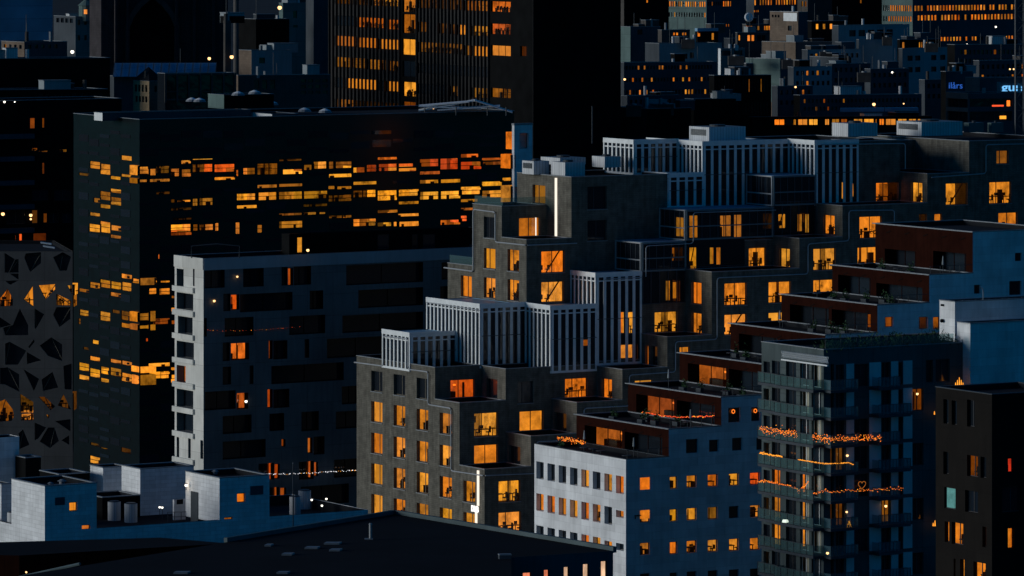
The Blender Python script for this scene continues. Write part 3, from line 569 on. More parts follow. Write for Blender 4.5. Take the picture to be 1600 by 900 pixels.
for r, y0 in enumerate((746, 797, 848, 896)):
    for k, x in enumerate((1000, 1041, 1073, 1106, 1139, 1172)):
        bx = KB[0] if k < 2 else (KB[1] if k < 5 else KB[2]); x1 = x+15.5
        if k == 4: bx = KB[2]
        if k == 1: bx = KB[0]; x = 1029; x1 = 1044; bx = KB[0]
        f = bx.FR; dy = -.045*(x-1000); lit = None
        if r < 3 and not (r == 1 and k == 4): lit = hue(random.uniform(.55, 1.05) if (r, k) != (1, 3) else .3, red=.9 if (r, k) in ((0, 5),) else 0)
        if k == 1: x, x1 = 1041, 1056.5; bx = KB[0] if x1 < 1045 else KB[1]; x, x1 = 1046.5, 1058.5
        window(bx, bx.FR, x, y0+dy, x1, y0+19+dy, lit, random.choice(('office', 'office', 'shelf', 'home')), 'framed', d=.25, split=(), sill=False)
for bx, q in ((KB[1], (1072, 686, 1091, 708)), (KB[1], (1108, 687, 1123, 706)), (KB[2], (1144, 684, 1160, 704)), (KB[2], (1182, 684, 1193, 703)), (KB[2], (1138, 637, 1157, 660)), (KB[2], (1174, 636, 1188, 658)),
              (KB[6], (1521-4, 446, 1518, 458)), (KB[7], (1577, 439, 1596, 461)), (KB[7], (1586, 395, 1597, 408)), (KB[7], (1522, 445, 1532, 459))):
    window(bx, bx.FR, *q, lit=None, split=(), sill=False)
for bx, q in ((KB[5], (1383, 495, 1396, 511)), (KB[5], (1436, 495, 1450, 514)), (KB[6], (1458, 495, 1469, 514))): window(bx, bx.FR, *q, lit=hue(.32, .4), style='home', split=(), sill=False)
# terrace fronts: deep recesses under the red brown band
TL = [None, (903, 1045), (985, 1127), (1064, 1209), (1145, 1290), (1232, 1371), (1308, 1452), (1375, 1520)]
for k in range(1, 8):
    bx = KB[k]; f = bx.FL; L = bx.lL; zt = bx.z1-(1.05 if k < 7 else 2.6); zb = KB[k-1].z1-.45
    if k == 7: segs = ((.10, .42, zt-.3), (.60, .93, zt)); 
    elif k == 6: segs = ((.06, .40, zt), (.46, .93, zt-.5))
    else: segs = ((.09, .50, zt), (.53, .93, zt))
    for a, b, zz in segs:
        lit = hue(.40, .55) if (k, a) in ((2, .09), (1, .09), (3, .09)) else None
        window(bx, f, -L+a*L, zb, -L+b*L, zz, lit, 'home', 'rust', d=1.5, split=(.33, .66), px=False, mr='black', sill=False, name='terrace_window')
    mb = MB(); f.box(mb, -L-.5, .06, bx.z1-.02, bx.z1+.08, .0, .12, 'coping')
    n = 5
    for q in range(n): u = -L+L*(.12+.76*q/(n-1)); mb.box(f.pt(u, bx.z1-1.0, .02), f.pt(u+.9, bx.z1-.75, .02)-f.pt(u, bx.z1-1.0, .02), f.pt(u, 0, .06)-f.pt(u, 0, .02), Vector((0, 0, .07)), 'black')
    mb.build('eaves_trim', kb, kb.location)
    rl = MB(); pf = KB[k-1]; zr = pf.z1                        # terrace railing of the roof below
    fr = pf.FR.off(-.2)
    for q in range(int(pf.lR/1.4)): fr.box(rl, .3+q*1.4, .34+q*1.4, zr, zr+1.0, -.04, 0, 'darkmetal')
    fr.box(rl, .2, pf.lR, zr+.98, zr+1.03, -.05, 0, 'darkmetal'); rl.build('railing', kb, kb.location)
names_ = ['lowest', 'second lowest', 'third lowest', 'middle', 'third highest', 'second highest', 'highest']
for k in range(1, 8):
    pf, bx = KB[k-1], KB[k]; zr = pf.z1-.5; rt = None
    c0_ = bx.FL.pt(-bx.lL*.5, zr, 2.2)
    rt = thing('terrace_garden', 'dark planters, table and potted greenery on the %s roof terrace of the brown fronts' % names_[k-1], 'planters', c0_, 'terrace gardens')
    for q in range(7):
        u = -bx.lL*(.08+.84*(q+random.random()*.6)/7); o = random.uniform(1.0, 4.6); z = zr; p = bx.FL.pt(u, z, o); mb = MB(); t = random.random()
        if t < .55:
            mb.box(p, (bx.FL.pt(1.1, 0)-bx.FL.pt(0, 0)), bx.FL.pt(0, 0, .45)-bx.FL.pt(0, 0), Vector((0, 0, .5)), 'darkmetal'); mb.build('planter', rt, c0_)
            mb = MB()
            for n_ in range(90):
                a = p+(bx.FL.pt(random.random()*1.1, 0)-bx.FL.pt(0, 0))+Vector((0, 0, .5+abs(random.gauss(0, .45)))); d = Vector([random.uniform(-.2, .2) for _ in range(3)]); e = Vector([random.uniform(-.12, .12) for _ in range(3)]); mb.poly([a, a+e, a+d+e, a+d], 'leaf')
            mb.build('foliage', rt, c0_)
        elif t < .8:
            mb.cyl((p.x, p.y, z+.7), .55, .05, 'darkmetal', 12); mb.cyl((p.x, p.y, z), .05, .7, 'darkmetal', 6); mb.build('table', rt, c0_)
        else:
            mb.tube([p, p+Vector((0, 0, 2.2))], .04, 'darkmetal', 5); mb.cyl((p.x, p.y, z+1.3), .16, 1.0, 'far', 8, .06); mb.build('closed_parasol', rt, c0_)
# stair core: two white boxes in front of the upper steps
n1 = mk('stair_tower', 'taller white stair tower with a tall narrow lit side, beside the roof garden', 'stair tower', 1468, 1492, 1660, 472, 562, 'white', ybot=640, group='white stair towers by the roof garden')
n2 = mk('stair_tower', 'lower white stair tower standing just right of the taller one behind the roof garden', 'stair tower', 1495.5, 1516, 1660, 506, 553, 'white', ybot=640, group='white stair towers by the roof garden')
mb = MB(); n1.FL.box(mb, n1.FL.u(1472), n1.FL.u(1475), n1.FL.z(1473, 478), n1.FL.z(1473, 475), .01, .2, 'black'); mb.ball(n1.FL.pt(n1.FL.u(1474), n1.FL.z(1474, 501), .2), .22, 'black'); mb.build('wall_lamp', n1.root, n1.base)
mb = MB()
for k in range(12): mb.ball(n1.FR.pt(1+k*.9, n1.z1+.15, 0), .05, 'coping')
p = n1.FR.pt(4.2, n1.z1, -.5); mb.tube([p, p+Vector((0, 0, 1.1)), p+Vector((-.1, 0, 1.35)), p+Vector((-.4, 0, 1.4))], .05, 'coping'); mb.build('vent_pipe', n1.root, n1.base)
# ================================================================== balcony apartment building
YG = 545.0
M['palepanel'] = surf('pale_grey_panel', (.58, .60, .62), .8, var=.2, streak=.4)
gr = mk('balcony_building', 'dark green glass balconied apartment building hung with fairy lights', 'apartment building', 1190, 1287, 1660, 547, YG, 'green', a=4700)
GF, GL_ = gr.FR, gr.FL; sl = [566, 609, 652, 695, 738.5, 782, 825, 868, 911]
for k in range(8):
    ya, yb = sl[k], sl[k+1]; zt, zb = zat(ya, YG)-.25, zat(yb, YG)
    def gw(f, x0, x1, top=.0, **kw): return window(gr, f, f.u(x0), zb+.12, f.u(x1), zt-top, px=False, sill=False, **kw)
    lit = {4: hue(.9), 5: hue(.6), 6: hue(1)}.get(k)
    gw(GL_, 1193, 1203, .5, lightin='screen' if k % 2 else None, split=()); gw(GL_, 1206, 1219, .3, lit=lit, style='home', split=(.5,))
    gw(GL_, 1228, 1244, .15, split=(.5,))
    gw(GL_, 1250, 1264, .1, lightin='screen' if k not in (0, 2) else None, split=(.5,), frame='fin'); gw(GL_, 1268, 1283, .1, lightin='screen' if k in (0, 2, 4, 6) else None, split=(.6,), frame='fin')
    gw(GF, 1298, 1303, 0, lightin='screen' if k in (1, 3, 5) else None, split=()); gw(GF, 1306, 1319, .1, split=(.5,), lit=hue(.15) if k in (3, 5) else None, style='home')
    if k % 2 == 0 or k == 3: gw(GF, 1335, 1357, .15, split=(.5,))
    gw(GF, 1378, 1391, .1, split=(.5,), lit=hue(.3) if k == 5 else None, style='home')
    if k % 2: gw(GF, 1426, 1443, .2, split=(.5,), lit=hue(.15) if k == 1 else None, style='home')
    gw(GF, 1404, 1410, .2, split=(), lightin=None)
    if k == 0: gw(GF, 1447, 1458, .1, split=()); gw(GF, 1462, 1484, .1, split=(.5,)); gw(GF, 1569, 1581, 0, split=(), lit=hue(.14), style='curtain')
    # pale curtain-wall panels, slabs and balustrades
    for x0, x1 in ((1322, 1334), (1358, 1376), (1392, 1403), (1411, 1425)):
        pm = MB(); GF.box(pm, GF.u(x0), GF.u(x1), zb+.1, zt-.05, .01, .07, 'palepanel'); pm.build('wall_panel', gr.root, gr.base)
    for f, xa, xb, off in ((GL_, 1196, 1226, k % 2), (GL_, 1226, 1287, 0), (GF, 1287, 1330, 0), (GF, 1362, 1412 if k % 2 else 1396, 1)):
        bm_ = MB(); u0, u1 = f.u(xa), f.u(xb); dp = 1.35 if xa != 1196 else 1.0
        f.box(bm_, u0, u1, zb-.28, zb, .02, dp, 'navy'); br = bm_.build('balcony', gr.root, gr.base)
        rm = MB(); gm = 'tealglass' if f is GL_ else 'barglass'
        f.quad(rm, u0, u1, zb+.05, zb+1.08, dp-.03, gm)
        for uu in (u0+.01, u1-.01): rm.poly([f.pt(uu, zb+.05, .05), f.pt(uu, zb+.05, dp-.03), f.pt(uu, zb+1.08, dp-.03), f.pt(uu, zb+1.08, .05)], gm)
        f.box(rm, u0, u1, zb+1.08, zb+1.14, dp-.07, dp, 'darkmetal')
        nn = max(2, int((u1-u0)/(.42 if f is GF else 1.2)))
        for q in range(nn+1): uu = u0+(u1-u0)*q/nn; f.box(rm, uu-.02, uu+.02, zb, zb+1.08, dp-.02, dp+.02, 'darkmetal')
        rm.build('balustrade', br, gr.base)
mb = MB(); zt, zb = zat(556, YG), zat(566, YG)             # pale perforated screen under the roof edge
f = GL_.off(.5); ua, ub = f.u(1222), f.u(1294)
n = 46
for q in range(n):
    u = ua+(ub-ua)*q/n; s = (ub-ua)/n; mb.box(f.pt(u, zb, 0), f.pt(u+s*1.7, zt, 0)-f.pt(u, zb, 0), f.pt(0, 0, .05)-f.pt(0, 0, 0), Vector((0, 0, .07)), 'fin')
    mb.box(f.pt(u+s*1.7, zb, .06), f.pt(u, zt, .06)-f.pt(u+s*1.7, zb, .06), f.pt(0, 0, .05)-f.pt(0, 0, 0), Vector((0, 0, .07)), 'fin')
f.box(mb, ua, ub, zb-.3, zb-.15, -.05, .15, 'fin'); mb.build('perforated_screen', gr.root, gr.base)
# roof garden
def foliage(name, label, pts, rad, n, size, cat='plants', kind=None, m='leaf'):
    c = pts[0]; mb = MB()
    for k in range(n):
        a = random.random()*(len(pts)-1); i = int(a); p = pts[i].lerp(pts[i+1], a-i)+Vector((random.gauss(0, rad[0]), random.gauss(0, rad[0]), abs(random.gauss(0, rad[1]))))
        d = Vector((random.uniform(-1, 1), random.uniform(-1, 1), random.uniform(.3, 1.4)))*size; e = Vector((random.uniform(-1, 1), random.uniform(-1, 1), random.uniform(-.4, .4)))*size*.5
        mb.poly([p, p+e, p+d+e*.4, p+d], m)
    return tag(mb.build(name, base=c), label, cat, kind=kind)
gx = [gr.FR.pt(gr.FR.u(x), gr.z1-.3, -1.2) for x in (1300, 1340, 1400, 1460, 1500)]
foliage('roof_grass', 'tall dry grass and low plants along the edge of the roof garden', gx, (.6, .55), 2600, .28, 'grass', 'stuff')
for lab, x, h in (('round leafy shrub near the left corner of the roof garden', 1312, .9), ('taller wispy bush in the middle of the roof garden', 1420, 1.3), ('bare twiggy shrub in front of the taller white stair tower', 1478, 1.7)):
    p = gr.FR.pt(gr.FR.u(x), gr.z1-.3, -2.2); mb = MB()
    for k in range(9):
        t = p+Vector((random.gauss(0, .5), random.gauss(0, .3), h*random.uniform(.7, 1.2))); mb.tube([p, p.lerp(t, .5)+Vector((random.gauss(0, .1), 0, 0)), t], .03, 'black', 4)
    r = mb.build('shrub_stems', base=p); r.name = 'shrub'; tag(r, lab, 'shrub')
    mb = MB()
    for k in range(260 if x != 1478 else 60):
        q = p+Vector((random.gauss(0, .45), random.gauss(0, .4), h*random.uniform(.25, 1.15))); d = Vector([random.uniform(-1, 1)*.2 for _ in range(3)]); e = Vector([random.uniform(-1, 1)*.12 for _ in range(3)]); mb.poly([q, q+e, q+d+e, q+d], 'leaf')
    mb.build('foliage', r, p)
mb = MB(); fr = gr.FR.off(-.15); fr.quad(mb, .3, 17, gr.z1, gr.z1+1.05, 0, 'tealglass')
for q in range(9): fr.box(mb, .3+q*2, .36+q*2, gr.z1, gr.z1+1.1, -.03, .03, 'darkmetal')
mb.build('glass_balustrade', gr.root, gr.base)
# ================================================================== fairy lights, lanterns, small lamps
def strand(label, pts, n, spread, r, m='bulb', cat='fairy lights', group=None, wire=True, grp=None):
    """pts: world points; bulbs scattered along them and a thin wire"""
    mb = MB(); Ls = [(b-a).length for a, b in zip(pts, pts[1:])]; T = sum(Ls)
    for k in range(n):
        t = (k+random.random()*.8)/n*T; i = 0
        while i < len(Ls)-1 and t > Ls[i]: t -= Ls[i]; i += 1
        p = pts[i].lerp(pts[i+1], min(1, t/Ls[i])); mb.ball(p+Vector((random.gauss(0, spread*.3), random.gauss(0, .05), random.gauss(0, spread))), r*random.uniform(.7, 1.3), m if random.random() < .8 else 'bulby')
    if wire: mb.tube(pts, .02, 'black', 4)
    return tag(mb.build('fairy_lights', base=pts[0]), label, cat, grp)
def fp(f, o, *q): return [f.pt(f.off(o).u(x), f.off(o).z(x, y), o) for x, y in q]
G_ = 'fairy lights hung on the balconies'
strand('thick mass of orange fairy lights on the upper left balcony of the balconied building', fp(GL_, 1.5, (1187, 671), (1222, 674), (1245, 679)), 150, .22, .05, grp=G_)
strand('thick band of orange fairy lights round the balcony corner halfway up', fp(GL_, 1.5, (1269, 681), (1287, 686))+fp(GF, 1.5, (1296, 687), (1330, 685), (1378, 684)), 210, .17, .05, grp=G_)
strand('two thin yellow rows of fairy lights on the left, below the thick orange mass', fp(GL_, 1.2, (1187, 707.5), (1223, 714)), 90, .05, .055, 'bulby', grp=G_)
strand('bright continuous yellow line of fairy lights round the balcony corner', fp(GL_, 1.5, (1247, 718), (1287, 724.5))+fp(GF, 1.5, (1300, 724.5), (1325, 723), (1334, 726)), 170, .02, .045, 'bulby', grp=G_)
strand('drooping orange garland beside the lit red window on the left balcony', fp(GL_, 1.2, (1184, 753), (1194, 751), (1205, 753), (1225, 758), (1240, 761), (1248, 767), (1263, 753)), 120, .07, .05, grp=G_)
strand('sparse red and orange garland below the glowing heart', fp(GL_, 1.5, (1270, 770), (1287, 768))+fp(GF, 1.5, (1300, 768), (1340, 766), (1378, 765), (1412, 763)), 80, .1, .05, 'bulb', grp=G_)
tp = KB[2].FL
strand('sagging red string of lights on the terrace behind the white building', fp(tp, 1.6, (1003, 644), (1030, 649), (1060, 652), (1090, 651), (1116, 650)), 80, .04, .07, 'bulbr', grp='fairy lights on the terraces')
strand('clump of orange fairy lights at the left corner of the white building roof', fp(KB[1].FL, 1.2, (871, 685), (893, 688), (914, 692)), 130, .16, .05, grp='fairy lights on the terraces')
def lamp(name, label, p, r, m='warmlamp', cat='lamp', group=None, h=.5):
    """small lamp: bulb on a stem with a cap"""
    p = Vector(p); rt = thing(name, label, cat, p, group); mb = MB(); mb.ball(p, r, m); mb.build('bulb', rt, p)
    mb = MB(); mb.cyl(p+Vector((0, 0, r*.8)), r*1.1, r*.35, 'darkmetal', 8, r*.5); mb.tube([p-Vector((0, 0, r)), p-Vector((0, 0, h))], r*.18+.01, 'darkmetal', 5); mb.build('fitting', rt, p); return rt
def lantern(label, p, s=1.0):
    p = Vector(p); rt = thing('candle_arch', label, 'candle arch', p, 'glowing candle arches on the balconies'); mb = MB()
    for k, hh in ((-2, .35), (-1, .62), (0, .9), (1, .62), (2, .35)):
        c = p+Vector((k*.2*s, 0, 0)); mb.cyl(c+Vector((0, 0, .06)), .07*s, hh*s, 'bulby', 6, .03)
    mb.build('candles', rt, p)
    mb = MB(); mb.aab(p.x-.55*s, p.x+.55*s, p.y-.1, p.y+.1, p.z, p.z+.06, 'wood'); mb.build('base_board', rt, p)
lantern('glowing candle arch highest up, right of the balconied building', gr.FR.pt(gr.FR.u(1488), gr.FR.z(1488, 602), 1.3))
lantern('glowing candle arch at the right end of the second balcony row', gr.FR.pt(gr.FR.u(1455), gr.FR.z(1455, 647), 1.3))
lantern('glowing candle arch low down beside the dark brown tower', gr.FR.pt(gr.FR.u(1453), gr.FR.z(1453, 821), 1.3))
lamp('balcony_lamp', 'big white glowing lamp behind the lower left balcony rail', GL_.pt(GL_.off(.7).u(1227), GL_.z(1227, 813), .7), .34, 'whitelamp')
lamp('balcony_lamp', 'small warm lamp on the dark right balcony above the yellow light line', GF.pt(GF.u(1319), GF.z(1319, 711), .6), .14)
lamp('balcony_lamp', 'tiny warm lamp hanging over the small glowing tree', GF.pt(GF.u(1318), GF.z(1318, 799), .6), .12)
lamp('balcony_lamp', 'warm lamp over a dark balcony door right of the glowing heart', GF.pt(GF.u(1380), GF.z(1380, 790), .5), .15)
lamp('balcony_lamp', 'warm round lamp inside the dim orange balcony door', GF.pt(GF.u(1430), GF.z(1430, 615), .4), .14)
lamp('balcony_lamp', 'small orange lamp at the foot of the lower balcony corner', GL_.pt(GL_.off(1.3).u(1293), GL_.z(1293, 860), 1.3), .15)
p = GF.pt(GF.u(1320), GF.z(1320, 824), .8); mb = MB(); 
for k in range(40): a = random.random()*6.3; hh = random.random(); mb.ball(p+Vector((math.cos(a)*.3*(1-hh), math.sin(a)*.3*(1-hh), hh*.8)), .045, 'bulby')
mb.tube([p, p+Vector((0, 0, .85))], .03, 'black', 4); tag(mb.build('lit_tree', base=p), 'small cone shaped tree of yellow lights on a dark balcony', 'light tree')
c = GF.pt(GF.u(1344), GF.z(1344, 757), .35); mb = MB(); hp = []
for k in range(25):
    t = 2*math.pi*k/24; hp.append(c+GF.pt(16*math.sin(t)**3*.03, 0)-GF.pt(0, 0)+Vector((0, 0, (13*math.cos(t)-5*math.cos(2*t)-2*math.cos(3*t)-math.cos(4*t))*.03)))
M['heart'] = glow('dim_orange_neon', .35, fixed=(1, .3, .05)); mb.tube(hp, .035, 'heart', 5); tag(mb.build('heart_light', base=c), 'thin glowing heart outline in a dark balcony window', 'heart light')
for lab, x, y, k in (('glowing orange ring hanging in the dark window left of the balconied building', 1146.5, 643, 0), ('glowing orange ring in the window beside the first ring light, nearer the balconies', 1181, 642, 1)):
    f = KB[2].FR; c = f.pt(f.u(x), f.z(x, y), -.1); mb = MB(); rp = [c+(f.pt(.2*math.cos(t), 0)-f.pt(0, 0))+Vector((0, 0, .2*math.sin(t))) for t in [2*math.pi*q/14 for q in range(15)]]
    mb.tube(rp, .05, 'bulb', 5); tag(mb.build('ring_light', base=c), lab, 'ring light', 'ring lights in the white wall windows')
# ================================================================== dark brown tower at the right edge
mt = mk('brown_tower', 'very dark brown block with narrow tall windows cropped by the right edge', 'apartment building', 1462, 1550, 1680, 617, 505, 'conc', a=4700)
M['brownconc'] = surf('dark_brown_concrete', (.010, .0085, .0075), .9, var=.35, joint=(3, 3, .03, 0), jdark=.6, streak=.6); mt.m = mt.mL = 'brownconc'; mt.copm = 'darkmetal'
for q, lit, st in (((1474, 624, 1482, 662), 0, ''), ((1487, 626, 1495, 664), 0, ''), ((1511, 625, 1523, 667), 0, ''), ((1474, 706, 1482, 741), 0, ''), ((1511, 712, 1528, 745), .22, 'brace'), ((1532, 714, 1541, 747), 0, ''),
                   ((1508, 767, 1528, 801), 0, ''), ((1476, 815, 1483, 847), .9, 'curtain'), ((1487, 817, 1505, 851), 1, 'brace'), ((1535, 823, 1541, 855), .6, 'office'),
                   ((1490, 873, 1493, 906), .8, 'curtain'), ((1500, 874, 1507, 908), .9, 'curtain'), ((1521, 879, 1540, 912), .9, 'office')):
    window(mt, mt.FL, *q, lit=hue(lit) if lit else None, style=st, d=.35, split=() if q[2]-q[0] < 12 else (.5,), sill=False)
w_ = window(mt, mt.FL, 1475.5, 762, 1493, 795, lit=(.10, .28, .27), style='shelf', d=.2, split=(), sill=False)
window(mt, mt.FR, 1575, 716, 1584, 738, lit=(.55, .03, .01), style='shelf', d=.3, split=(), sill=False); window(mt, mt.FR, 1575, 825, 1585, 857, lit=hue(1), style='curtain', d=.3, split=(), sill=False)
window(mt, mt.FR, 1566, 760, 1596, 800, d=.3, sill=False)
# ================================================================== white roof cubes at the lower left
YB = 520.0; eRB, eLB = dirs(4800)
cb_root = thing('white_roof_building', 'white painted brick building with cube shaped roof pavilions at the lower left', 'building', ((70-800)/F*YB, YB, 0))
def cube(xl, xc, xr, yt, Y, m='whitebrick', ybot=None, **kw):
    return mk('', '', '', xl, xc, xr, yt, Y, m, root=cb_root, ybot=ybot, **kw)
w0 = cube(-40, 70, 575, 831, YB-.2, roof='roof', cop=0, par=1.0)         # body of the building: its front wall runs right
body_top = w0.z1
q1 = cube(18, 70, 151, 760, YB-.12, ybot=848); q3 = cube(290, 343, 421, 747.5, w0.FR.pt(w0.FR.u(343), 0).y-.08, ybot=818)
z_floor = w0.z1-1
def on(px, py): return onz(px, py, z_floor).y
q2 = cube(190, 219, 303, 733.5, on(219, 806), ybot=812); q0 = cube(141, 161, 200, 731.5, on(161, 790), ybot=800); qa = cube(-30, 2, 20, 757, on(2, 824), ybot=826)
for q, f_, lit in ((q1, (108.5, 784.5, 120.5, 798.5), hue(1)), (q1, (128, 820, 141, 834), hue(.7, .3)), (q3, (370.5, 770.5, 383, 785), hue(1.1)), (q3, (350.5, 808, 363.5, 823), hue(.35, .2))):
    if f_[1] > 800 and q is q1: window(q, q.FR, *f_, lit=lit, style='curtain', d=.15, split=(), sill=False, frame='black')
    else: window(q, q.FR, *f_, lit=lit, style='curtain', d=.15, split=(), sill=False, frame='black')
for q, x0, y0, x1, y1 in ((q1, 86, 777, 101, 789), (q3, 391, 759, 411, 773)):
    mb = MB(); u0, u1, z0, z1 = q.FR.rect(x0, y0, x1, y1); q.FR.box(mb, u0, u1, z0, z1, .01, .06, 'navy'); mb.build('wall_hatch', cb_root, cb_root.location)
mb = MB(); f = q3.FL; f.box(mb, f.u(299), f.u(310), z_floor+.1, z_floor+4.0-.6, .02, .08, 'darkmetal'); mb.build('door', cb_root, cb_root.location)
lamp('wall_lamp', 'bright wall lamp beside the door of the right white roof cube', q3.FL.pt(q3.FL.u(295.5), q3.FL.z(295.5, 758), .35), .16, 'whitelamp')
ld = bpy.data.lights.new('wall_lamp_light', 'POINT'); lo_ = bpy.data.objects.new('wall_lamp_light', ld); COL.objects.link(lo_); ld.energy = 14; ld.color = (1, .72, .42); ld.shadow_soft_size = .15; lo_.location = q3.FL.pt(q3.FL.u(294), q3.FL.z(295.5, 758), .75)
# low dark pergola rooms between the cubes
for lab, xl, xc, xr, yt, yb, m in (('dark flat roofed pavilion with a pale roof edge between the white cubes', 128, 160, 219, 778, 812, 'black'), ('long dark roof shed behind the left white cube', 62, 92, 140, 742, 775, 'black'), ('small dark roof room left of the long shed', 24, 40, 64, 716, 760, 'black')):
    bx = mk('roof_pavilion', lab, 'pavilion', xl, xc, xr, yt, on(xc, min(yb+18, 830)) if yb < 800 else on(xc, yb), m, ybot=yb+14, cop=.1)
for k, (x, y, r, h, lab) in enumerate(((178.5, 813, .68, 1.95, 'white vent cylinder in warm light in front of the dark pavilion'), (204.5, 816, .68, 1.95, 'white vent cylinder just right of the one in warm light'),
                                      (22, 829, .72, 1.9, 'stout white vent cylinder left of the front white cube'), (461, 804, .6, 1.9, 'front white vent cylinder beside the thin mast'), (476, 795, .68, 1.95, 'rear white vent cylinder beside the thin mast'))):
    p = onz(x, y, z_floor); rt = thing('vent_cylinder', lab, 'vent cylinder', p, 'white vent cylinders on the terrace')
    mb = MB(); mb.cyl(p, r, h, 'metalbox', 24); mb.build('drum', rt, p); mb = MB(); mb.cyl(p+Vector((0, 0, h+.002)), r*.92, .12, 'darkmetal', 24, r*.7); mb.build('cap', rt, p)
for lab, x0, y0, n in (('thin terrace railing in front of the left white cube', 36, 831, 6), ('thin terrace railing between the middle and right white cubes', 262, 816, 6), ('thin railing right of the door on the right white cube', 313, 817, 4)):
    p = onz(x0, y0, z_floor+.05); mb = MB()
    for k in range(n): a = p+Vector((k*.7, k*.12, 0)); mb.tube([a, a+Vector((0, 0, 1.05))], .03, 'darkmetal', 4)
    for hh in (.55, 1.05): mb.tube([p+Vector((0, 0, hh)), p+Vector(((n-1)*.7, (n-1)*.12, hh))], .03, 'darkmetal', 4)
    tag(mb.build('railing', base=p), lab, 'railing', 'terrace railings on the white building')
for lab, x, y, s in (('large pale roof cowl on the left white cube', 97, 757, .5), ('small pale roof cowl left of the large one on the left white cube', 79, 759, .35), ('pale roof cowl on the right white cube', 336, 741, .42)):
    z = (q1 if x < 200 else q3).z1-.4; p = onz(x, y, z); mb = MB(); mb.cyl(p, s*.6, s*.7, 'coping', 12); mb.cyl(p+Vector((0, 0, s*.7)), s, s*.4, 'coping', 12, s*.3); tag(mb.build('roof_cowl', base=p), lab, 'roof cowl', 'roof cowls on the white cubes')
for lab, x, y in (('left one of the pair of small white lamps before the blue cube wall', 249.5, 792.5), ('right one of the pair of small white lamps before the blue cube wall', 253.5, 793), ('white terrace lamp nearest the vent cylinders', 487, 781), ('white terrace lamp lowest of the three by the cylinders', 503, 790), ('white terrace lamp farthest right by the cylinders', 510, 779.5)):
    lamp('terrace_lamp', lab, onz(x, y, z_floor+1.2), .12, 'whitelamp', group='small white terrace lamps', h=1.2)
mk('terrace_screen', 'plain blue white wall block rising at the far left edge above the white cubes', 'wall block', -40, -25, 30, 685, 560, 'white', ybot=780, cop=0)
mk('terrace_store', 'orange lit small store room beside the lamp lit door of the right cube', 'store room', 270, 272, 290, 781, on(272, 812)-.5, 'white', ybot=814, cop=0, mL='white')
p = onz(458, 834, z_floor); mb = MB(); zt = zat(724, p.y); mb.tube([p, (p.x, p.y, zt)], .06, 'darkmetal', 6); mb.tube([(p.x, p.y, p.z+.3), (p.x-1.1, p.y, p.z-1.0)], .04, 'darkmetal', 4); mb.ball((p.x, p.y, zt), .09, 'coping'); tag(mb.build('mast', base=p), 'thin tall mast standing at the edge of the white building', 'mast')
# ================================================================== dark flat roofs in the foreground
ZA = 38.0
def roofpts(q, z): return [onz(x, y, z).to_2d() for x, y in q]
ar = thing('flat_roof_building', 'wide building with a nearly black flat roof filling the bottom of the picture', 'building', (*onz(799, 870, 0).to_2d(), 0))
ar.location = (*onz(799, 870, ZA).to_2d(), 0)
pa = roofpts([(617, 803.5), (958, 861), (799, 871), (799, 1150), (-300, 1150), (30, 900), (355, 847)], ZA)
A0, A1 = pa[2], pa[1]; fa = Face(A0, (A1-A0)); la = (A1-A0).length
M['navyroof'] = surf('bitumen_roof', (.006, .007, .010), .95, var=.5, joint=(12, 1.0, .04), jdark=.6, nscale=.15, spec=.1)
for k, x in enumerate((817, 850, 881, 911, 939)):
    f_ = fa.rect(x, 895-4.5*k, x+(13, 8, 8, 9, 9)[k], 920); fa.holes.append(f_); mb = MB()
    for a, b in (((f_[0], f_[2]), (f_[0], f_[3])), ((f_[1], f_[2]), (f_[1], f_[3])), ((f_[0], f_[3]), (f_[1], f_[3]))): mb.poly([fa.pt(*a, 0), fa.pt(*b, 0), fa.pt(*b, -.3), fa.pt(*a, -.3)], 'black')
    wd = mb.build('window', ar, ar.location); mb = MB(); fa.quad(mb, *f_, -.28, 'rp'); mb.build('pane', wd, ar.location, (1, .62, .38) if k > 1 else (.9, .25, .12))
mb = MB(); mb.poly([(p.x, p.y, ZA) for p in pa], 'navyroof'); mb.build('roof', ar, ar.location)
mb = MB(); wall(mb, fa, 0, la, 0, ZA, 'navy')
for k in range(len(pa)):
    if k == 1: continue
    a, b = pa[k], pa[(k+1) % len(pa)]; mb.poly([(a.x, a.y, 0), (b.x, b.y, 0), (b.x, b.y, ZA), (a.x, a.y, ZA)], 'navy')
mb.build('wall', ar, ar.location)
mb = MB()
M['zincdark'] = surf('weathered_zinc', (.07, .10, .11), .6, metal=.1, var=.3)
for a, b in ((pa[0], pa[1]), (pa[6], pa[0])):
    d = (b-a).normalized(); n_ = Vector((-d.y, d.x)); mb.box((a.x, a.y, ZA-.15), (b.x-a.x, b.y-a.y, 0), (n_.x*.35, n_.y*.35, 0), (0, 0, .5), 'zincdark')
mb.build('parapet_cap', ar, ar.location)
for lab, x0, x1, y in (('flat roof hatch farthest left on the black roof', 413, 423, 854), ('long pale roof hatch upper left of the vent pipe', 506, 530, 851), ('thin roof hatch left of the long pale one', 476, 496, 858), ('dark teal roof hatch just below the long pale one', 514, 531, 861.5), ('roof hatch left of the thin one', 440, 456, 868), ('roof hatch at the bottom edge of the black roof', 432, 449, 897), ('roof hatch at the lower left beside the brown wall', 271, 293, 897)):
    a, b = onz(x0, y, ZA), onz(x1, y, ZA); mb = MB(); mb.box(a, b-a, Vector((.2, .9, 0)), Vector((0, 0, .14)), 'coping'); 
    r = mb.build('roof_hatch', base=a); tag(r, lab, 'roof hatch', 'roof hatches on the black roof')
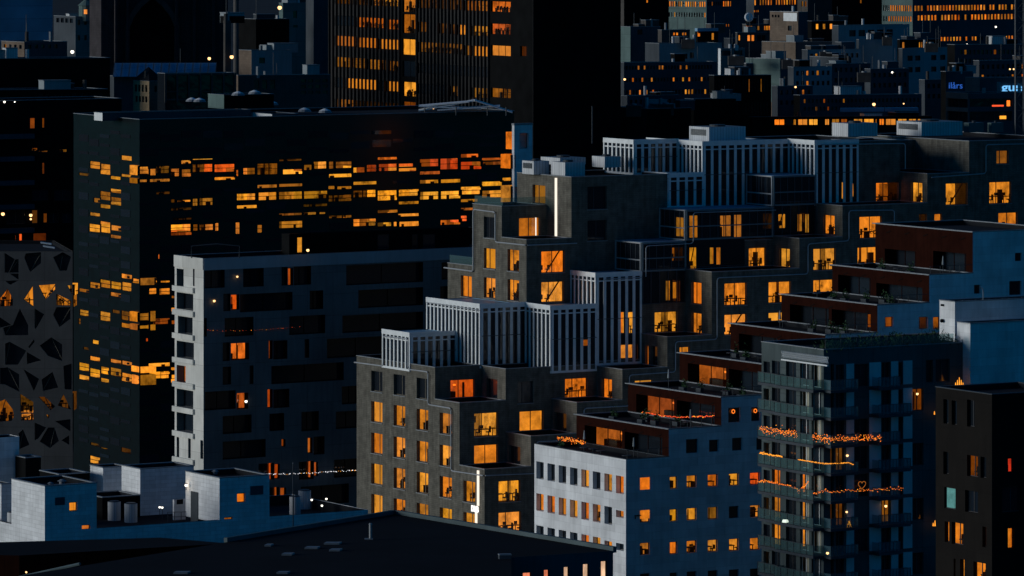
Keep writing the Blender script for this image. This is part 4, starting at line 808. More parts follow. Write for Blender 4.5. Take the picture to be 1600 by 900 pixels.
p = onz(579, 843, ZA); mb = MB(); mb.cyl(p, .13, 1.25, 'coping', 10); mb.cyl(p+Vector((0, 0, 1.25)), .17, .12, 'coping', 10, .1); mb.aab(p.x-.5, p.x+.2, p.y-.2, p.y+.2, p.z, p.z+.1, 'coping'); tag(mb.build('vent_pipe', base=p), 'single upright vent pipe in the middle of the black roof', 'vent pipe')
p = onz(790, 874, ZA); mb = MB(); mb.box(p+Vector((-.5, 0, -6)), Vector((.95, .1, 0)), Vector((-.1, .5, 0)), Vector((0, 0, 6.3)), 'navy'); mb.box(p+Vector((-.52, -.02, .31)), Vector((1, .1, 0)), Vector((-.1, .54, 0)), Vector((0, 0, .1)), 'coping'); tag(mb.build('roof_pier', base=p), 'slim pier with a pale cap at the front edge of the black roof', 'pier')
lr = thing('low_roof_building', 'low dark roofed building with a rust brown end wall at the lower left', 'building', (*onz(30, 867, 36.5).to_2d(), 0))
pl = roofpts([(250, 840), (357, 849), (30, 868), (-260, 862), (-100, 850)], 36.5); prism('wall', pl, 0, 36.5, 'rust', 'navyroof', lr, lr.location)
mb = MB(); a, b = onz(30, 902, 35.6), onz(125, 881, 37.9); mb.tube([a, b], .12, 'zincdark', 5); tag(mb.build('roof_edge_rail', base=a), 'pale blue sloping roof rail in front of the rust brown wall', 'rail')
lamp('roof_lamp', 'tiny orange lamp at the foot of the rust brown wall', onz(41, 894, 35.2), .1)
# ================================================================== grey apartment block with dark loggias
YC = 690.0
ca = mk('loggia_block', 'long dark grey apartment block with staggered dark loggias and a pale narrow end', 'apartment building', 273, 318, 760, 405, YC, 'bluepanel', mL='paleconc', a=4800, b=12000)
f = ca.FL
mb = MB()
u0, u1 = -ca.lL-.05, .02; za, zb = ca.FL.z(296, 401), ca.FL.z(296, 419); f.box(mb, u0, u1, zb, za, .01, .12, 'paleconc'); mb.build('end_fascia', ca.root, ca.base)
mb = MB(); ff = ca.FR; ff.box(mb, 0, ca.lR, ff.z(330, 422), ff.z(330, 404), .01, .1, 'fascia'); mb.build('front_fascia', ca.root, ca.base)
hs = [(276, 420, 287, 447), (301.5, 420, 304, 447), (276, 458, 302, 484), (278, 495, 301, 522), (276, 534, 303, 560), (276, 571, 290, 598), (276, 609, 302, 637), (276, 646, 302, 675), (276, 683, 280, 714), (294, 684, 298, 716), (313, 688, 317.4, 717), (278, 728, 302, 752)]
for k, q in enumerate(hs): window(ca, f, *q, lit=hue(.55, .1) if k == 5 else None, style='home', d=1.1 if q[2]-q[0] > 9 else .3, split=(), sill=False, mr='bluepanel')
for q in ((274, 449, 304, 455), (274, 486, 304, 492), (274, 523, 304, 529), (274, 561, 304, 567), (274, 599, 304, 605), (274, 638, 304, 644), (274, 676, 304, 682), (274, 717, 304, 723)):
    mb = MB(); a, b, c_, d_ = f.rect(*q); f.box(mb, -ca.lL-.25, b, c_-.1, d_+.1, .02, .3, 'paleconc'); mb.build('balcony_slab', ca.root, ca.base)
f = ca.FR
for q, lit, st in (((319.5, 421, 351, 450), 0, ''), ((380, 419, 412, 448), 0, ''), ((440, 417, 449, 446), 0, ''), ((450, 419, 458, 446), .55, 'curtain'), ((459, 416, 486, 445), 0, ''), ((541, 412, 661, 443), 0, ''), ((690, 409, 735, 436), 0, ''),
    ((349, 459, 360, 486), 0, ''), ((361, 460, 374, 484), .9, 'home'), ((375, 458, 457, 486), 0, ''), ((484, 454, 505, 483), 0, ''), ((560, 451, 661, 479), 0, ''), ((688, 447, 705, 476), 0, ''),
    ((319, 497, 323, 526), 0, ''), ((351, 496, 396, 525), 0, ''), ((452, 493, 508, 522), 0, ''), ((535, 490, 661, 517), 0, ''),
    ((348, 535, 359, 564), 0, ''), ((361, 536, 389, 562), .95, 'home'), ((420, 532, 426, 561), .25, 'home'), ((427, 532, 449, 561), 0, ''), ((476, 530, 483, 559), 0, ''), ((511, 527, 610, 557), 0, ''),
    ((348, 573, 361, 601), 0, ''), ((390, 571, 396, 600), 0, ''), ((424, 569, 537, 597), 0, ''), ((320, 611, 368, 640), 0, ''), ((370, 614, 388, 639), .5, 'home'), ((418, 608, 426, 637), .5, 'curtain'), ((427, 608, 452, 637), 0, ''), ((534, 603, 566, 631), 0, ''),
    ((348, 649, 393, 677), 0, ''), ((421, 646, 444, 673), 0, ''), ((471, 643, 498, 673), 0, ''), ((525, 642, 566, 669), 0, ''),
    ((348, 688, 415, 716), 0, ''), ((440, 686, 446, 698), .3, 'curtain'), ((481, 684, 488, 708), .45, 'curtain'), ((490, 682, 507, 710), 0, ''),
    ((404, 724, 428, 750), 0, ''), ((429, 725, 437, 748), .5, 'curtain'), ((467, 721, 490, 749), 0, ''), ((491, 722, 497, 744), .5, 'curtain'), ((522, 717, 566, 745), 0, ''),
    ((404, 762, 436, 792), 0, ''), ((438, 762, 447, 784), .35, 'curtain'), ((470, 758, 545, 788), 0, '')):
    window(ca, f, *q, lit=hue(lit, .55) if lit else None, style=st, frame='black', d=.9 if q[2]-q[0] > 14 else .4, split=() if q[2]-q[0] < 20 else (.5,), sill=False, mr='black')
strand('long string of small white bulbs between the white cube and the grey brick building', [f.pt(f.off(1.2).u(x), f.off(1.2).z(x, y), 1.2) for x, y in ((404, 740), (440, 741), (480, 739), (520, 737), (566, 734))], 60, .04, .06, 'bulbw', grp='festoon strings')
strand('sparse orange string of lights across the third floor of the grey loggia block', [f.pt(f.off(.3).u(x), f.off(.3).z(x, y), .3) for x, y in ((321, 516), (345, 517), (400, 516), (470, 511))], 26, .03, .04, 'bulbr', grp='festoon strings')
lamp('wall_lamp', 'tiny yellow wall lamp near the top left corner of the loggia block', f.pt(f.u(369), f.z(369, 432), .3), .14)
lamp('wall_lamp', 'small orange lamp on the second floor left part of the loggia block', f.pt(f.u(333), f.z(333, 470), .3), .17)
lamp('table_lamp', 'white glowing table lamp in a dark loggia', f.pt(f.u(383), f.z(383, 627), .25), .2, 'whitelamp')
ph = mk('roof_penthouse', 'low dark penthouse storey with one lit orange doorway on the loggia block', 'penthouse', 440, 452, 745, 366, YC+14, 'black', ybot=400, cop=0)
window(ph, ph.FR, 464.5, 370, 473, 395, lit=hue(.9), style='curtain', d=.1, split=(), sill=False)
for q in ((590, 366, 608, 389), (644, 366, 653, 388), (661, 366, 680, 387)): window(ph, ph.FR, *q, d=.06, sill=False, split=())
lamp('roof_lamp', 'small orange lamp on the roof just right of the lit penthouse doorway', onz(481, 391, ca.z1+.8), .2)
p = onz(374, 403, ca.z1); mb = MB(); mb.tube([p, p+Vector((0, 0, 1.6)), p+Vector((-3, 0, 1.9)), p+Vector((-6.5, 0, 1.6)), p+Vector((-6.5, 0, 0))], .07, 'darkmetal', 5); tag(mb.build('metal_hoop', base=p), 'thin metal hoop frame on the left roof of the loggia block', 'roof frame')
# ================================================================== black glass building with scattered strips of light
YQ = 790.0
bq = mk('black_glass_building', 'large black glass building with scattered horizontal strips of lit windows', 'office building', 115, 218, 803, 187, YQ, 'barcode', a=4000, b=13000, copm='coping')
f = bq.FR
LR = '''300 247.5 333 250 .8 0|283 250 299 256.5 .7 .1|301 256 333 269 .25 0|335 256 367 269 .95 .7|217 260 232 272 .8 .2|244 259 265 271 .18 .1|267 263 282 276 .15 0|283 264 299 276.5 .65 .2|233 279 266 284.5 .5 .1|217 280 232 285 .3 .2|335 276 368 281.5 .8 .1|380 262 399 273 .9 .2|369 265 373 276 .5 .5
402 255 434 273 .25 0|436 248 472 252 .12 0|442 264 473 272.5 1.15 0|475 257 489 266 .5 .5|490 252 512 264 .3 0|513 252 523 264 1 0|524 252 550 263 .3 0|514 271 550 277.5 1.1 0|552 261 571 270 1.15 0|573 257 590 268.5 .3 .6|591 255.5 621 267.5 .35 .75|590 245 621 250 .8 .4|623 255 646 261 .8 .8|623 262 651 268 1.0 0|656 248 686 260.5 .3 .4|656 267 688 273 .55 .5|688 247 716 265 .65 .85|720 240 748 246.5 .9 .6|720 252 753 265 .5 .9|753 246 785 251 .5 .6|754 252 785 258 .35 .3|787 239 800 245 .3 .6|787 251 802 263 .3 .4
402 288 434 294 .5 .1|436 286.5 473 292 .35 0|513 290 525 296 .7 0|526 290.5 550 296 .4 0|552 283 589 289 .6 .1|656 280.5 687 287 .75 0|688 279.5 720 286 .7 0|753 283 785 291 1.1 0|785 277 801 283 .8 0|370 302 402 313 1.1 0|370 320 402 326 .9 .1|267 311 275 317 .9 .2|276 312 299 316 .08 0|301 310 310 322 .95 0|312 309 333 321 .3 0|244 299 266 304 .08 .2
402 300 434 313 1.0 0|435 299 473 311.5 .65 0|475 298 512 310.5 .4 0|513 304 550 315 .15 0|552 296.5 588 308.5 .2 .1|590 297 621 313.5 1.2 0|623 295.5 655 306.5 1.1 0|656 299 687 312 1.0 0|688 298 720 311 .8 0|720 291 752 304 1.3 0|753 297 785 309 1.0 0|786 296 803 309 .85 0|623 314 655 319.5 .5 .1|720 310.5 747 316 .5 .1|590 327.5 622 333 .4 .2|622 333 655 338.5 1.0 0|720 324 744 329 .4 .3|474 318 512 323 .1 0|267 324 300 329 .06 0
267 350 300 362 1.2 0|267 362 300 368 .5 .6|301 350 310 361 .9 0|312 350 334 360 .2 .2|336 348 342 361 .8 .1|368 347 375 366 .6 .1|436 332.5 473 337 .3 .1|436 345 473 356.5 .55 .1|402 351 410 364 .35 .1|475 331 497 336 .15 0|497 331 509 335 .35 0|514 336 550 341 .25 .1|552 341.5 588 353.5 .85 .2|590 347 612 354 .3 0|615 346 622 354 .7 0|623 345.5 655 354 .9 0|688 343 720 351.5 .75 .3|720 336.5 730 346 .9 .8|237 362 242 363.5 .6 0|270 340 300 344 .05 0
232 438 246 442 .8 .1|251 438 266 442 .85 .1|233 450 245 460 .6 .3|249 450 266 461 .8 .1|268 461 296 466 .35 .2|267 480 278 487 1 .2|217 489 232 501 .75 .2|217 508 232 514 .35 .1|238 497 266 507 .25 .5|266 500 276 507 .3 .4|228 528 232 534 .5 .7|221 574 232 580 1.15 0|232 566.5 266 573.5 1.3 0|233 580 266 592 1.2 0|267 573 290 579 .9 .1|267 585 274 598 1.1 0|222 588 232 599 .9 .1|247 397 250 405 .7 .7'''
for it in LR.replace('\n', '|').split('|'):
    x0, y0, x1, y1, k, rd = map(float, it.split()); y = 0
    window(bq, f, x0, y0, x1, y1, lit=hue(k*1.2, rd, y=rd < .25), style='shelf' if k < .3 else 'plain', d=.04, split=(), rail=.5 if y1-y0 > 9 else None, sill=False, frame='black', mr='black')
f = bq.FL
LL = '''189 243 205.5 251 .95|140 252 156 264 .7|156 256 172 273 .85|172 275 188 281 .8|189 272 205 277 .6|206 265 216 272 .6|123 270 139 275 .15|172 295 189 302 .8|156 299 172 313 .45|172 308 189 321 .65|156 319 172 326 .5|146 309 156 317 .35|140 332 156 338 .7|139 350 156 363 1|156 346 172 364 .75|172 352 189 361 .7|172 367 189 373 .5|189 428 206 436 .95|206 435 217 443 .35|123 451 139 457 .45|140 441 156 451 .6|156 437 172 450 .75|172 440 189 452 .85|190 441 205 455 .7|172 457 189 464 .7|124 484 138 494 .5|156 487 172 502 .7|175 484 187 490 .2|189 486 205 501 .25|206 487 216 500 .3|189 505 206 513 .6|206 508 216 514 .4|144 531 154 538 .9|140 557 156 564.5 1|172 561.5 189 568 .8|189 564 206 571 1|123 567 139 580 .9|140 576 156 590 1.1|157 573 170 585 .45|172 575 189 588 .9|189 583 206 597 .95|206 573 217 580 1.1|206 586 217 599 .3|123 586 139 594 1|157 591 170 598 .6|140 713 156 725 .8|141 692 156 697 .1|157 699 168 702 .25|189 700 205 708 .08|122 497 126 507 .15|130 542 139 547 .15'''
for it in LL.split('|'):
    x0, y0, x1, y1, k = map(float, it.split())
    window(bq, f, x0, y0, x1, y1, lit=hue(k*1.15, y=1), style='shelf' if k < .4 else 'plain', d=.04, split=(), rail=.5 if y1-y0 > 9 else None, sill=False, frame='black', mr='black')
# unlit strips of the same cladding: one part
mb = MB(); rr = random.Random(3)
for ff, xs_ in ((bq.FR, [217+33*k for k in range(18)]), (bq.FL, [123+16.4*k for k in range(6)])):
    for x in xs_:
        y = 195
        while y < 690:
            y += rr.choice((9, 12, 15, 22)); h = rr.choice((4.5, 5.5, 11)); xw = 31 if ff is bq.FR else 15
            r = ff.rect(x+.6, y, min(x+xw, 802), y+h)
            if r[1] < (bq.lR if ff is bq.FR else 0) and not any(r[0] < q[1] and r[1] > q[0] and r[2] < q[3]+.1 and r[3] > q[2]-.1 for q in ff.holes): ff.box(mb, *r, .012, .05, 'rglass' if rr.random() < .35 else 'dglass')
            y += h
tag(mb.build('dark_window_strip', bq.root, bq.base), kind='stuff')
rs = mk('roof_house', 'long low plant room on the black glass building with a small white end', 'plant room', 147, 160, 392, 176.5, YQ+6, 'navy', mL='fin', ybot=189, a=4300, b=13000, cop=.05)
rs2 = mk('roof_house', 'short white ended plant room in the middle of the black glass roof', 'plant room', 391, 425, 466, 178.5, YQ+14, 'navy', mL='fin', ybot=190, a=4300, b=13000, cop=.05)
rs3 = mk('roof_house', 'small grey ended dark plant room behind the white ended one', 'plant room', 325, 350, 428, 148.5, YQ+30, 'black', mL='teal', ybot=170, a=4300, b=13000, cop=.05)
for k, (x, y) in enumerate(((372, 146), (398, 144), (406, 160.5), (425, 161), (476, 171.5), (508, 173), (300, 155.5), (312, 156))):
    p = onz(x, y+3, (rs3.z1 if y < 150 else rs2.z1 if y < 165 else bq.z1)); mb = MB(); mb.cyl(p, 1.1, .35, 'coping', 12, .9); mb.cyl(p+Vector((0, 0, .35)), .9, .3, 'fin', 12, .2)
    tag(mb.build('skylight_dome', base=p), ['domed skylight on the grey ended plant room, left one', 'domed skylight on the grey ended plant room, right one', 'domed skylight just above the white ended plant room, left one', 'domed skylight just above the white ended plant room, right one', 'domed skylight left of the tower foot on the black glass roof', 'domed skylight right below the tower corner', 'domed skylight near the steel framework, left one', 'domed skylight near the steel framework, right one'][k], 'skylight', 'domed skylights on the roofs')
p = onz(742, 176, bq.z1); mb = MB()
for dx, dz, ex, ez in ((-9, .2, 0, 1.8), (0, 1.8, 6, -.1), (-6, .3, 4, .9), (-1, 1.6, -9, .9), (-9, .9, 1, .5)): mb.box(p+Vector((dx, 0, dz)), Vector((ex-dx, .4, ez-dz)), Vector((0, 2.2, .1)), Vector((0, 0, .18)), 'fin')
for dx in (-8, -3, 2, 5): mb.tube([p+Vector((dx, 0, -.5)), p+Vector((dx, 0, .9))], .1, 'darkmetal', 4)
tag(mb.build('folded_roof_canopy', base=p), 'folded white metal canopy at the right end of the black glass roof', 'canopy')
lamp('roof_lamp', 'single yellow lamp left of the folded white canopy', onz(677, 168, bq.z1+.6), .25)
wh = mk('white_wall_building', 'narrow pale wall with big round lit openings right of the black glass building', 'building', 800, 803.5, 832, 196, 800, 'white', a=4500, b=11000, cop=.3)
for q, lit in (((812, 208, 826, 232), .8), ((801.5, 243, 806, 262), .8), ((803, 292, 815, 318), .6)): window(wh, wh.FR, *q, lit=hue(lit), style='brace', d=.5, split=(), sill=False)
# ================================================================== dark building and patterned concrete building at the far left
dl = mk('dark_balcony_building', 'very dark building with long balcony slabs at the far left', 'apartment building', -160, -120, 190, 160, 860, 'black', a=4500, b=14000)
for k, y in enumerate((212, 247, 284.5, 322, 359)):
    mb = MB(); u0, u1 = dl.FR.u(-60), dl.FR.u(48); z = dl.FR.z(20, y); dl.FR.box(mb, u0, u1, z-.5, z+.3, .01, 1.6, 'navy'); mb.build('balcony_slab', dl.root, dl.base)
for q, lit, rd, st in (((47, 184, 55, 201), .3, .6, 'curtain'), ((66, 184, 70, 200), .16, .2, 'curtain'), ((50, 231, 59, 236), .35, 0, 'shelf'), ((60, 235, 75, 238), .18, 0, 'shelf'), ((93, 233, 105, 238), .15, 0, 'shelf'), ((66, 254, 70, 272), .12, .4, 'curtain'),
                       ((28, 365, 35, 379), 1.0, .9, 'curtain'), ((24, 367, 28, 379), .3, .6, 'curtain'), ((50, 328, 59, 349), .1, 0, 'curtain'), ((68, 333, 74, 348), .14, .3, 'curtain'), ((52, 364, 73, 379), .08, .6, 'curtain')):
    window(dl, dl.FR, *q, lit=hue(lit, rd), style=st, d=.1, split=(), sill=False)
for q in ((50, 296, 76, 313), (85, 296, 111, 313), (76, 333, 92, 348), (97, 333, 112, 348), (10, 328, 40, 350)): window(dl, dl.FR, *q, d=.15, sill=False)
for lab, x, y, r in (('warm round lamp at the extreme left edge on the dark balcony building', 1.5, 334, .3), ('upper of two warm lamps on the dark balcony building', 45, 336, .28), ('lower and smaller of two warm lamps on the dark balcony building', 45, 342, .18), ('white lamp at the far left roof edge', 4, 159, .2), ('small white lamp right of the far left roof lamp', 20, 159, .13)):
    lamp('wall_lamp', lab, dl.FR.pt(dl.FR.u(x), dl.FR.z(x, y), .8), r, 'warmlamp' if y > 200 else 'whitelamp')
# patterned concrete
YP = 735.0
c_ = Vector(((-60-800)/F*YP, YP)); pr_ = thing('patterned_building', 'grey concrete building pierced by triangular and kite shaped windows', 'building', (c_.x, c_.y, 0)); eR_ = Vector((1, -.05)).normalized()
pf = Box(pr_, c_, eR_, Vector((-.2, 1)), Face(c_, eR_).u(113.5), 25, 0, zat(392, YP), 'conc', cop=0)
pf.m = 'paleconc2'; M['paleconc2'] = surf('grey_cast_concrete', (.125, .12, .115), .85, var=.25, joint=(6, 4.2, .04, 0), jdark=.65, nscale=.3, streak=.4)
polys = [([(7, 395), (23, 405), (13, 426), (7, 426)], 0), ([(24, 405), (29, 405), (29, 426), (14, 426)], 0), ([(40, 396), (64, 394), (64, 411), (47, 425), (38, 403)], 0), ([(83, 402), (98, 394), (111, 401), (104, 423), (93, 423)], 0),
 ([(15, 427.5), (29, 427.5), (29, 437)], 0), ([(8, 439), (29, 438), (16, 445)], 0), ([(0, 466), (12, 451), (20, 468), (20, 478), (0, 479)], .75), ([(37, 468), (51, 447), (52, 479)], .9), ([(60, 446), (86, 444), (86, 452), (71, 468)], 1.1), ([(88, 459), (111, 470), (111, 478), (88, 477)], .5), ([(105, 446), (112, 446), (112.5, 460)], 1),
 ([(-4, 493), (18, 508), (0, 512)], 0), ([(31, 482), (44, 508), (44, 524), (8, 524), (5, 512), (20, 508)], 0), ([(54, 482), (69, 491), (56, 514), (54, 512)], 0), ([(83, 492), (88, 480), (110, 480), (110, 498), (93, 511)], 0),
 ([(8, 537), (15, 534), (41, 548), (28, 570), (8, 570)], 0), ([(42, 550), (65, 563), (42, 569)], 0), ([(62, 540), (80, 527), (97, 538), (97, 564), (75, 556)], 0), ([(44, 542), (53, 530), (54, 534), (46, 544)], 0),
 ([(0, 575), (12, 574), (30, 585), (30, 612), (8, 601), (0, 600)], 0), ([(37, 577), (61, 592), (53, 611)], 0), ([(65, 593), (82, 581), (91, 606), (67, 611)], 0), ([(99, 572), (112, 568), (112, 609), (101, 608)], 0),
 ([(-2, 628), (8, 624), (20, 640), (22, 650), (18, 658), (-2, 659)], .95), ([(31, 615), (52, 628), (52, 645), (32, 645)], .12), ([(33, 647), (52, 646), (52, 657), (33, 657)], .7), ([(72, 648), (78, 648), (75, 655)], 1), ([(60, 620), (70, 620), (86, 635), (79, 641)], .1), ([(99, 616), (111, 640), (90, 634)], .1),
 ([(29, 677), (36, 671), (46, 695), (30, 702)], 0), ([(54, 660), (72, 668), (60, 685), (54, 688)], 0), ([(62, 690), (75, 668), (85, 668), (92, 689), (78, 700)], 0), ([(86, 658), (110, 655), (110, 674)], 0), ([(96, 688), (108, 680), (108, 695)], 0)]
pf.special = True
f = pf.FR; import bmesh
W = [[(f.u(x), f.z(x, y)) for x, y in pl_] for pl_, _ in polys]
bm = bmesh.new()
def loop(pts):
    vs_ = [bm.verts.new(f.pt(u, z, 0)-pf.base) for u, z in pts]; return [bm.edges.new((vs_[i], vs_[(i+1) % len(vs_)])) for i in range(len(vs_))]
es = loop([(0, zat(760, YP)), (pf.lR, zat(760, YP)), (pf.lR, pf.z1), (0, pf.z1)])
for w_ in W: es += loop(w_)
bmesh.ops.triangle_fill(bm, use_beauty=True, use_dissolve=False, edges=es)
me = bpy.data.meshes.new('wall'); bm.to_mesh(me); bm.free(); me.materials.append(M['paleconc2']); uvl = me.uv_layers.new(name='UVMap').data
for lp in me.loops: co = me.vertices[lp.vertex_index].co; uvl[lp.index].uv = (Vector((co.x, co.y)).dot(f.d), co.z)
o_ = bpy.data.objects.new('patterned_wall', me); COL.objects.link(o_); o_.parent = pf.root
for (pl_, k), w_ in zip(polys, W):
    mb = MB(); n = len(w_)
    for i in range(n): a, b = w_[i], w_[(i+1) % n]; mb.poly([f.pt(*a, 0), f.pt(*b, 0), f.pt(*b, -.5), f.pt(*a, -.5)], 'paleconc2')
    cx = sum(p[0] for p in w_)/n; a = max(w_, key=lambda p: p[1]); b = min(w_, key=lambda p: p[1])
    if n > 3: mb.tube([f.pt(a[0], a[1]-.1, -.4), f.pt(b[0], b[1]+.1, -.4)], .06, 'framel', 4)
    wd = mb.build('window', pf.root, pf.base)
    mb = MB(); mb.poly([f.pt(u, z, -.45) for u, z in w_], 'cglass' if k else 'dglass'); mb.build('pane', wd, pf.base)
    if k:
        us = [p[0] for p in w_]; zs_ = [p[1] for p in w_]; room(f, min(us), max(us), min(zs_), max(zs_), -.5, hue(k), wd, pf.base, 'office', 3)
pf.FR.holes.append((-1, pf.lR+1, zat(760, YP), pf.z1+1))
for lab, xa, ya, xb, yb in (('upper of two short white roof lights above the patterned wall', 60, 381.5, 77, 384), ('lower of two short white roof lights above the patterned wall', 64, 387, 82, 390)):
    a, b = f.pt(f.u(xa), f.z(xa, ya), -2), f.pt(f.u(xb), f.z(xb, yb), -2); mb = MB(); mb.box(a, b-a, Vector((0, .8, 0)), Vector((0, 0, .2)), 'fin'); tag(mb.build('roof_strip', base=a), lab, 'roof strip', 'short white strips on the left roof')
# ================================================================== tall tower
YT = 960.0
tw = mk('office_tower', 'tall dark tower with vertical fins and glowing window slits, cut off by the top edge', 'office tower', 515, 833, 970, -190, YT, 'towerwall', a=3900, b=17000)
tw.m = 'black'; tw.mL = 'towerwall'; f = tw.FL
def trow(x0, y0, x1, h, k, st='curtain', rd=0, d=.55):
    """strip at floor level between two pixel columns, y0 taken at x0"""
    u0, u1 = f.u(x0), f.u(x1); z1 = f.z(x0, y0); z0 = f.z(x0, y0+h)
    window(tw, f, u0, z0, u1, z1, px=False, lit=hue(k, rd) if k else None, style=st, d=d, split=(), sill=False, frame='black', mr='black')
for y0, segs in ((-10, ((523, 556, .1, 'shelf', 0), (557, 575, .6, 'office', .1), (577, 622, .75, 'office', 0), (653, 698, .1, 'shelf', 0), (699, 722, .35, 'shelf', .1), (724, 762, .6, 'shelf', .1))),
                 (24, ((523, 556, 0, '', 0), (557, 602, .7, 'office', .1), (604, 622, .95, 'office', 0), (653, 668, .2, 'shelf', 0), (684, 698, .15, 'shelf', 0), (700, 712, .9, 'office', 0), (713, 727, .35, 'shelf', .6), (734, 762, .7, 'office', .1))),
                 (55.5, ((523, 556, .6, 'curtain', .2), (557, 588, .85, 'curtain', .05), (590, 622, .95, 'curtain', 0), (653, 722, .3, 'office', .1), (723, 734, .35, 'curtain', .1), (735, 762, 1, 'curtain', 0))),
                 (88.5, ((523, 570, .35, 'shelf', .1), (572, 603, .25, 'shelf', .1), (605, 622, .4, 'office', 0), (653, 762, 0, '', 0))),
                 (120.5, ((523, 539, 0, '', 0), (540, 590, 1.05, 'curtain', 0), (592, 600, 0, '', 0), (601, 622, .95, 'curtain', 0), (653, 698, 0, '', 0), (700, 715, .3, 'office', 0), (737, 762, .3, 'office', 0))),
                 (154, ((523, 528, .3, 'curtain', 0), (529, 622, .06, 'shelf', 0)))):
    for x0, x1, k, st, rd in segs: trow(x0, y0+.075*(x0-523)*(1 if y0 > 0 else .7), x1, 16, k, st, rd)
for q, k, st in (((629, -4, 649, 19), .8, 'office'), ((629, 22, 649, 52), .5, 'office'), ((628, 61, 649, 86), 1.15, 'curtain'), ((629, 95, 649, 120), 0, ''), ((629, 128, 651, 151), 1.2, 'office'), ((629, 159, 650, 180), .2, 'shelf')):
    window(tw, f, *q, lit=hue(k) if k else None, style=st, d=.3, split=(.5,), sill=False, frame='black', mr='black')
for q, k, st, rd in (((767, 2, 798, 19), .8, 'office', .6), ((767, 37, 798, 54), .7, 'office', .6), ((767, 71, 798, 87.5), 1.15, 'curtain', 0), ((767, 138, 798, 153), .3, 'shelf', 0), ((813, 72, 823, 88), .12, 'curtain', .3)):
    window(tw, f, *q, lit=hue(k, rd), style=st, d=.3, split=(.33, .66), sill=False, frame='black', mr='black')
for xa, xb in ((516, 626), (653, 765)):
    mb = MB(); u0, u1 = f.u(xa), f.u(xb); n = round((xb-xa)/5.7)
    for k in range(n+1): u = u0+(u1-u0)*k/n; f.box(mb, u-.1, u+.1, 20, tw.z1, .02, .42, 'towerwall')
    mb.build('facade_fins', tw.root, tw.base)
for xa, xb in ((626.5, 652.5), (765.5, 799), (799, 832.6)):
    mb = MB(); f2 = f.off(.015); wall(mb, f2, f.u(xa), f.u(xb), 20, tw.z1, 'black', holes=f.holes); mb.build('bay_panel', tw.root, tw.base)
p = P(925.5, 224, 930); mb = MB(); mb.tube([p, P(925.5, 166, 930)], .14, 'darkmetal', 5); tag(mb.build('lightning_mast', base=p), 'thin dark mast rising in front of the black side of the tower', 'mast')
# ================================================================== background city
rc_ = random.Random(21)
def clutter(bx):
    """plant boxes, flues, aerials and a ladder hatch standing on a far roof"""
    for k in range(rc_.randint(3, 6)):
        a = rc_.uniform(.1, .85)*bx.lR; b = rc_.uniform(.08, .5)*bx.lL; c = bx.c+bx.eR*a+bx.eL*b; z = bx.z1-.5; t = rc_.random(); mb = MB()
        if t < .4:
            w, h, d = rc_.uniform(1.5, 5), rc_.uniform(1, 2.4), rc_.uniform(1.5, 3); e, g_ = bx.eR*w, bx.eL*d
            mb.box((c.x, c.y, z), (e.x, e.y, 0), (g_.x, g_.y, 0), (0, 0, h), rc_.choice(('far', 'conc', 'metalbox', 'navy', 'black'))); mb.box((c.x-.1, c.y-.1, z+h+.004), (e.x+.2, e.y, 0), (g_.x, g_.y+.2, 0), (0, 0, .12), 'coping'); mb.build('plant_box', bx.root, bx.base)
        elif t < .7: mb.cyl((c.x, c.y, z), .35, rc_.uniform(1.2, 2.6), rc_.choice(('coping', 'conc', 'metalbox')), 8); mb.build('flue', bx.root, bx.base)
        else: mb.tube([(c.x, c.y, z), (c.x, c.y, z+rc_.uniform(2.5, 6))], .06, 'darkmetal', 4); mb.build('aerial', bx.root, bx.base)
NF = [0]
def far(name, label, cat, xl, xc, xr, yt, Y, mR, mL=None, rows=(), a=4800, b=None, ybot=None, **kw):
    """rows: (side, x0, y0, x1, n, w, h, lit fraction, brightness)"""
    bx = mk(name, label, cat, xl, xc, xr, yt, Y, mR, mL=mL or ('navy' if mR == 'far' else mR), a=a, b=b, ybot=ybot, **kw)  # blue-grey blocks get a darker left face, its shade put into the colour
    for side, x0, y0, x1, n, w_, h, fr, br in rows:
        ff = bx.FR if side == 'R' else bx.FL
        for (u0, u1, z0, z1) in row(ff, x0, y0, n, w_, h, x1):
            lit = hue(br*random.uniform(.35, 1.2), random.choice((0, 0, .2))) if random.random() < fr else None
            pane(bx, ff, u0, z0, u1, z1, lit, px=False, d=.3)
    clutter(bx); return bx
B = 'building'
# upper left
far('blue_tower', 'plain blue tower block in the top left corner', 'tower block', -120, -60, 82, -60, 1000, 'navy2' if False else 'blueroof', b=20000)
far('lantern_house', 'small pale house with a domed roof turret and one glowing window', 'house', 84, 118, 150, 26, 1150, 'teal', mL='navy', rows=(('R', 121, 31, 146, 3, 4, 8, 0, 1), ('R', 121, 55, 146, 3, 4, 8, .3, .3), ('L', 88, 28, 114, 4, 5, 7, 0, 1)))
r_ = bpy.data.objects['lantern_house']; p = P(135, 26, 1152); mb = MB(); mb.cyl(p-Vector((0, 0, 1)), 1.7, 3.5, 'teal', 12); mb.cyl(p+Vector((0, 0, 2.5)), 2.0, 1.2, 'teal', 12, .6); mb.cyl(p+Vector((0, 0, 3.7)), .6, 1.2, 'teal', 8, .3); mb.build('turret', r_, r_.location)
mb = MB(); q = P(134, 19, 1149.5); mb.aab(q.x-.35, q.x+.35, q.y-.6, q.y-.3, q.z-.4, q.z+.6, 'rp'); mb.build('turret_window', r_, r_.location, (1, .3, .05))
ch = far('brick_church', 'huge unlit dark church front with a pointed arch recess', 'church', 156, 200, 356, -60, 1060, 'churchstone', b=30000) if False else None
M['churchstone'] = surf('dark_church_stone', (.055, .05, .055), .9, var=.4, joint=(1, .5, .03), streak=.8)
ch = mk('brick_church', 'huge unlit dark church front with a pointed arch recess', 'church', 140, 158, 356, -80, 1060, 'churchstone', a=4800, b=30000)
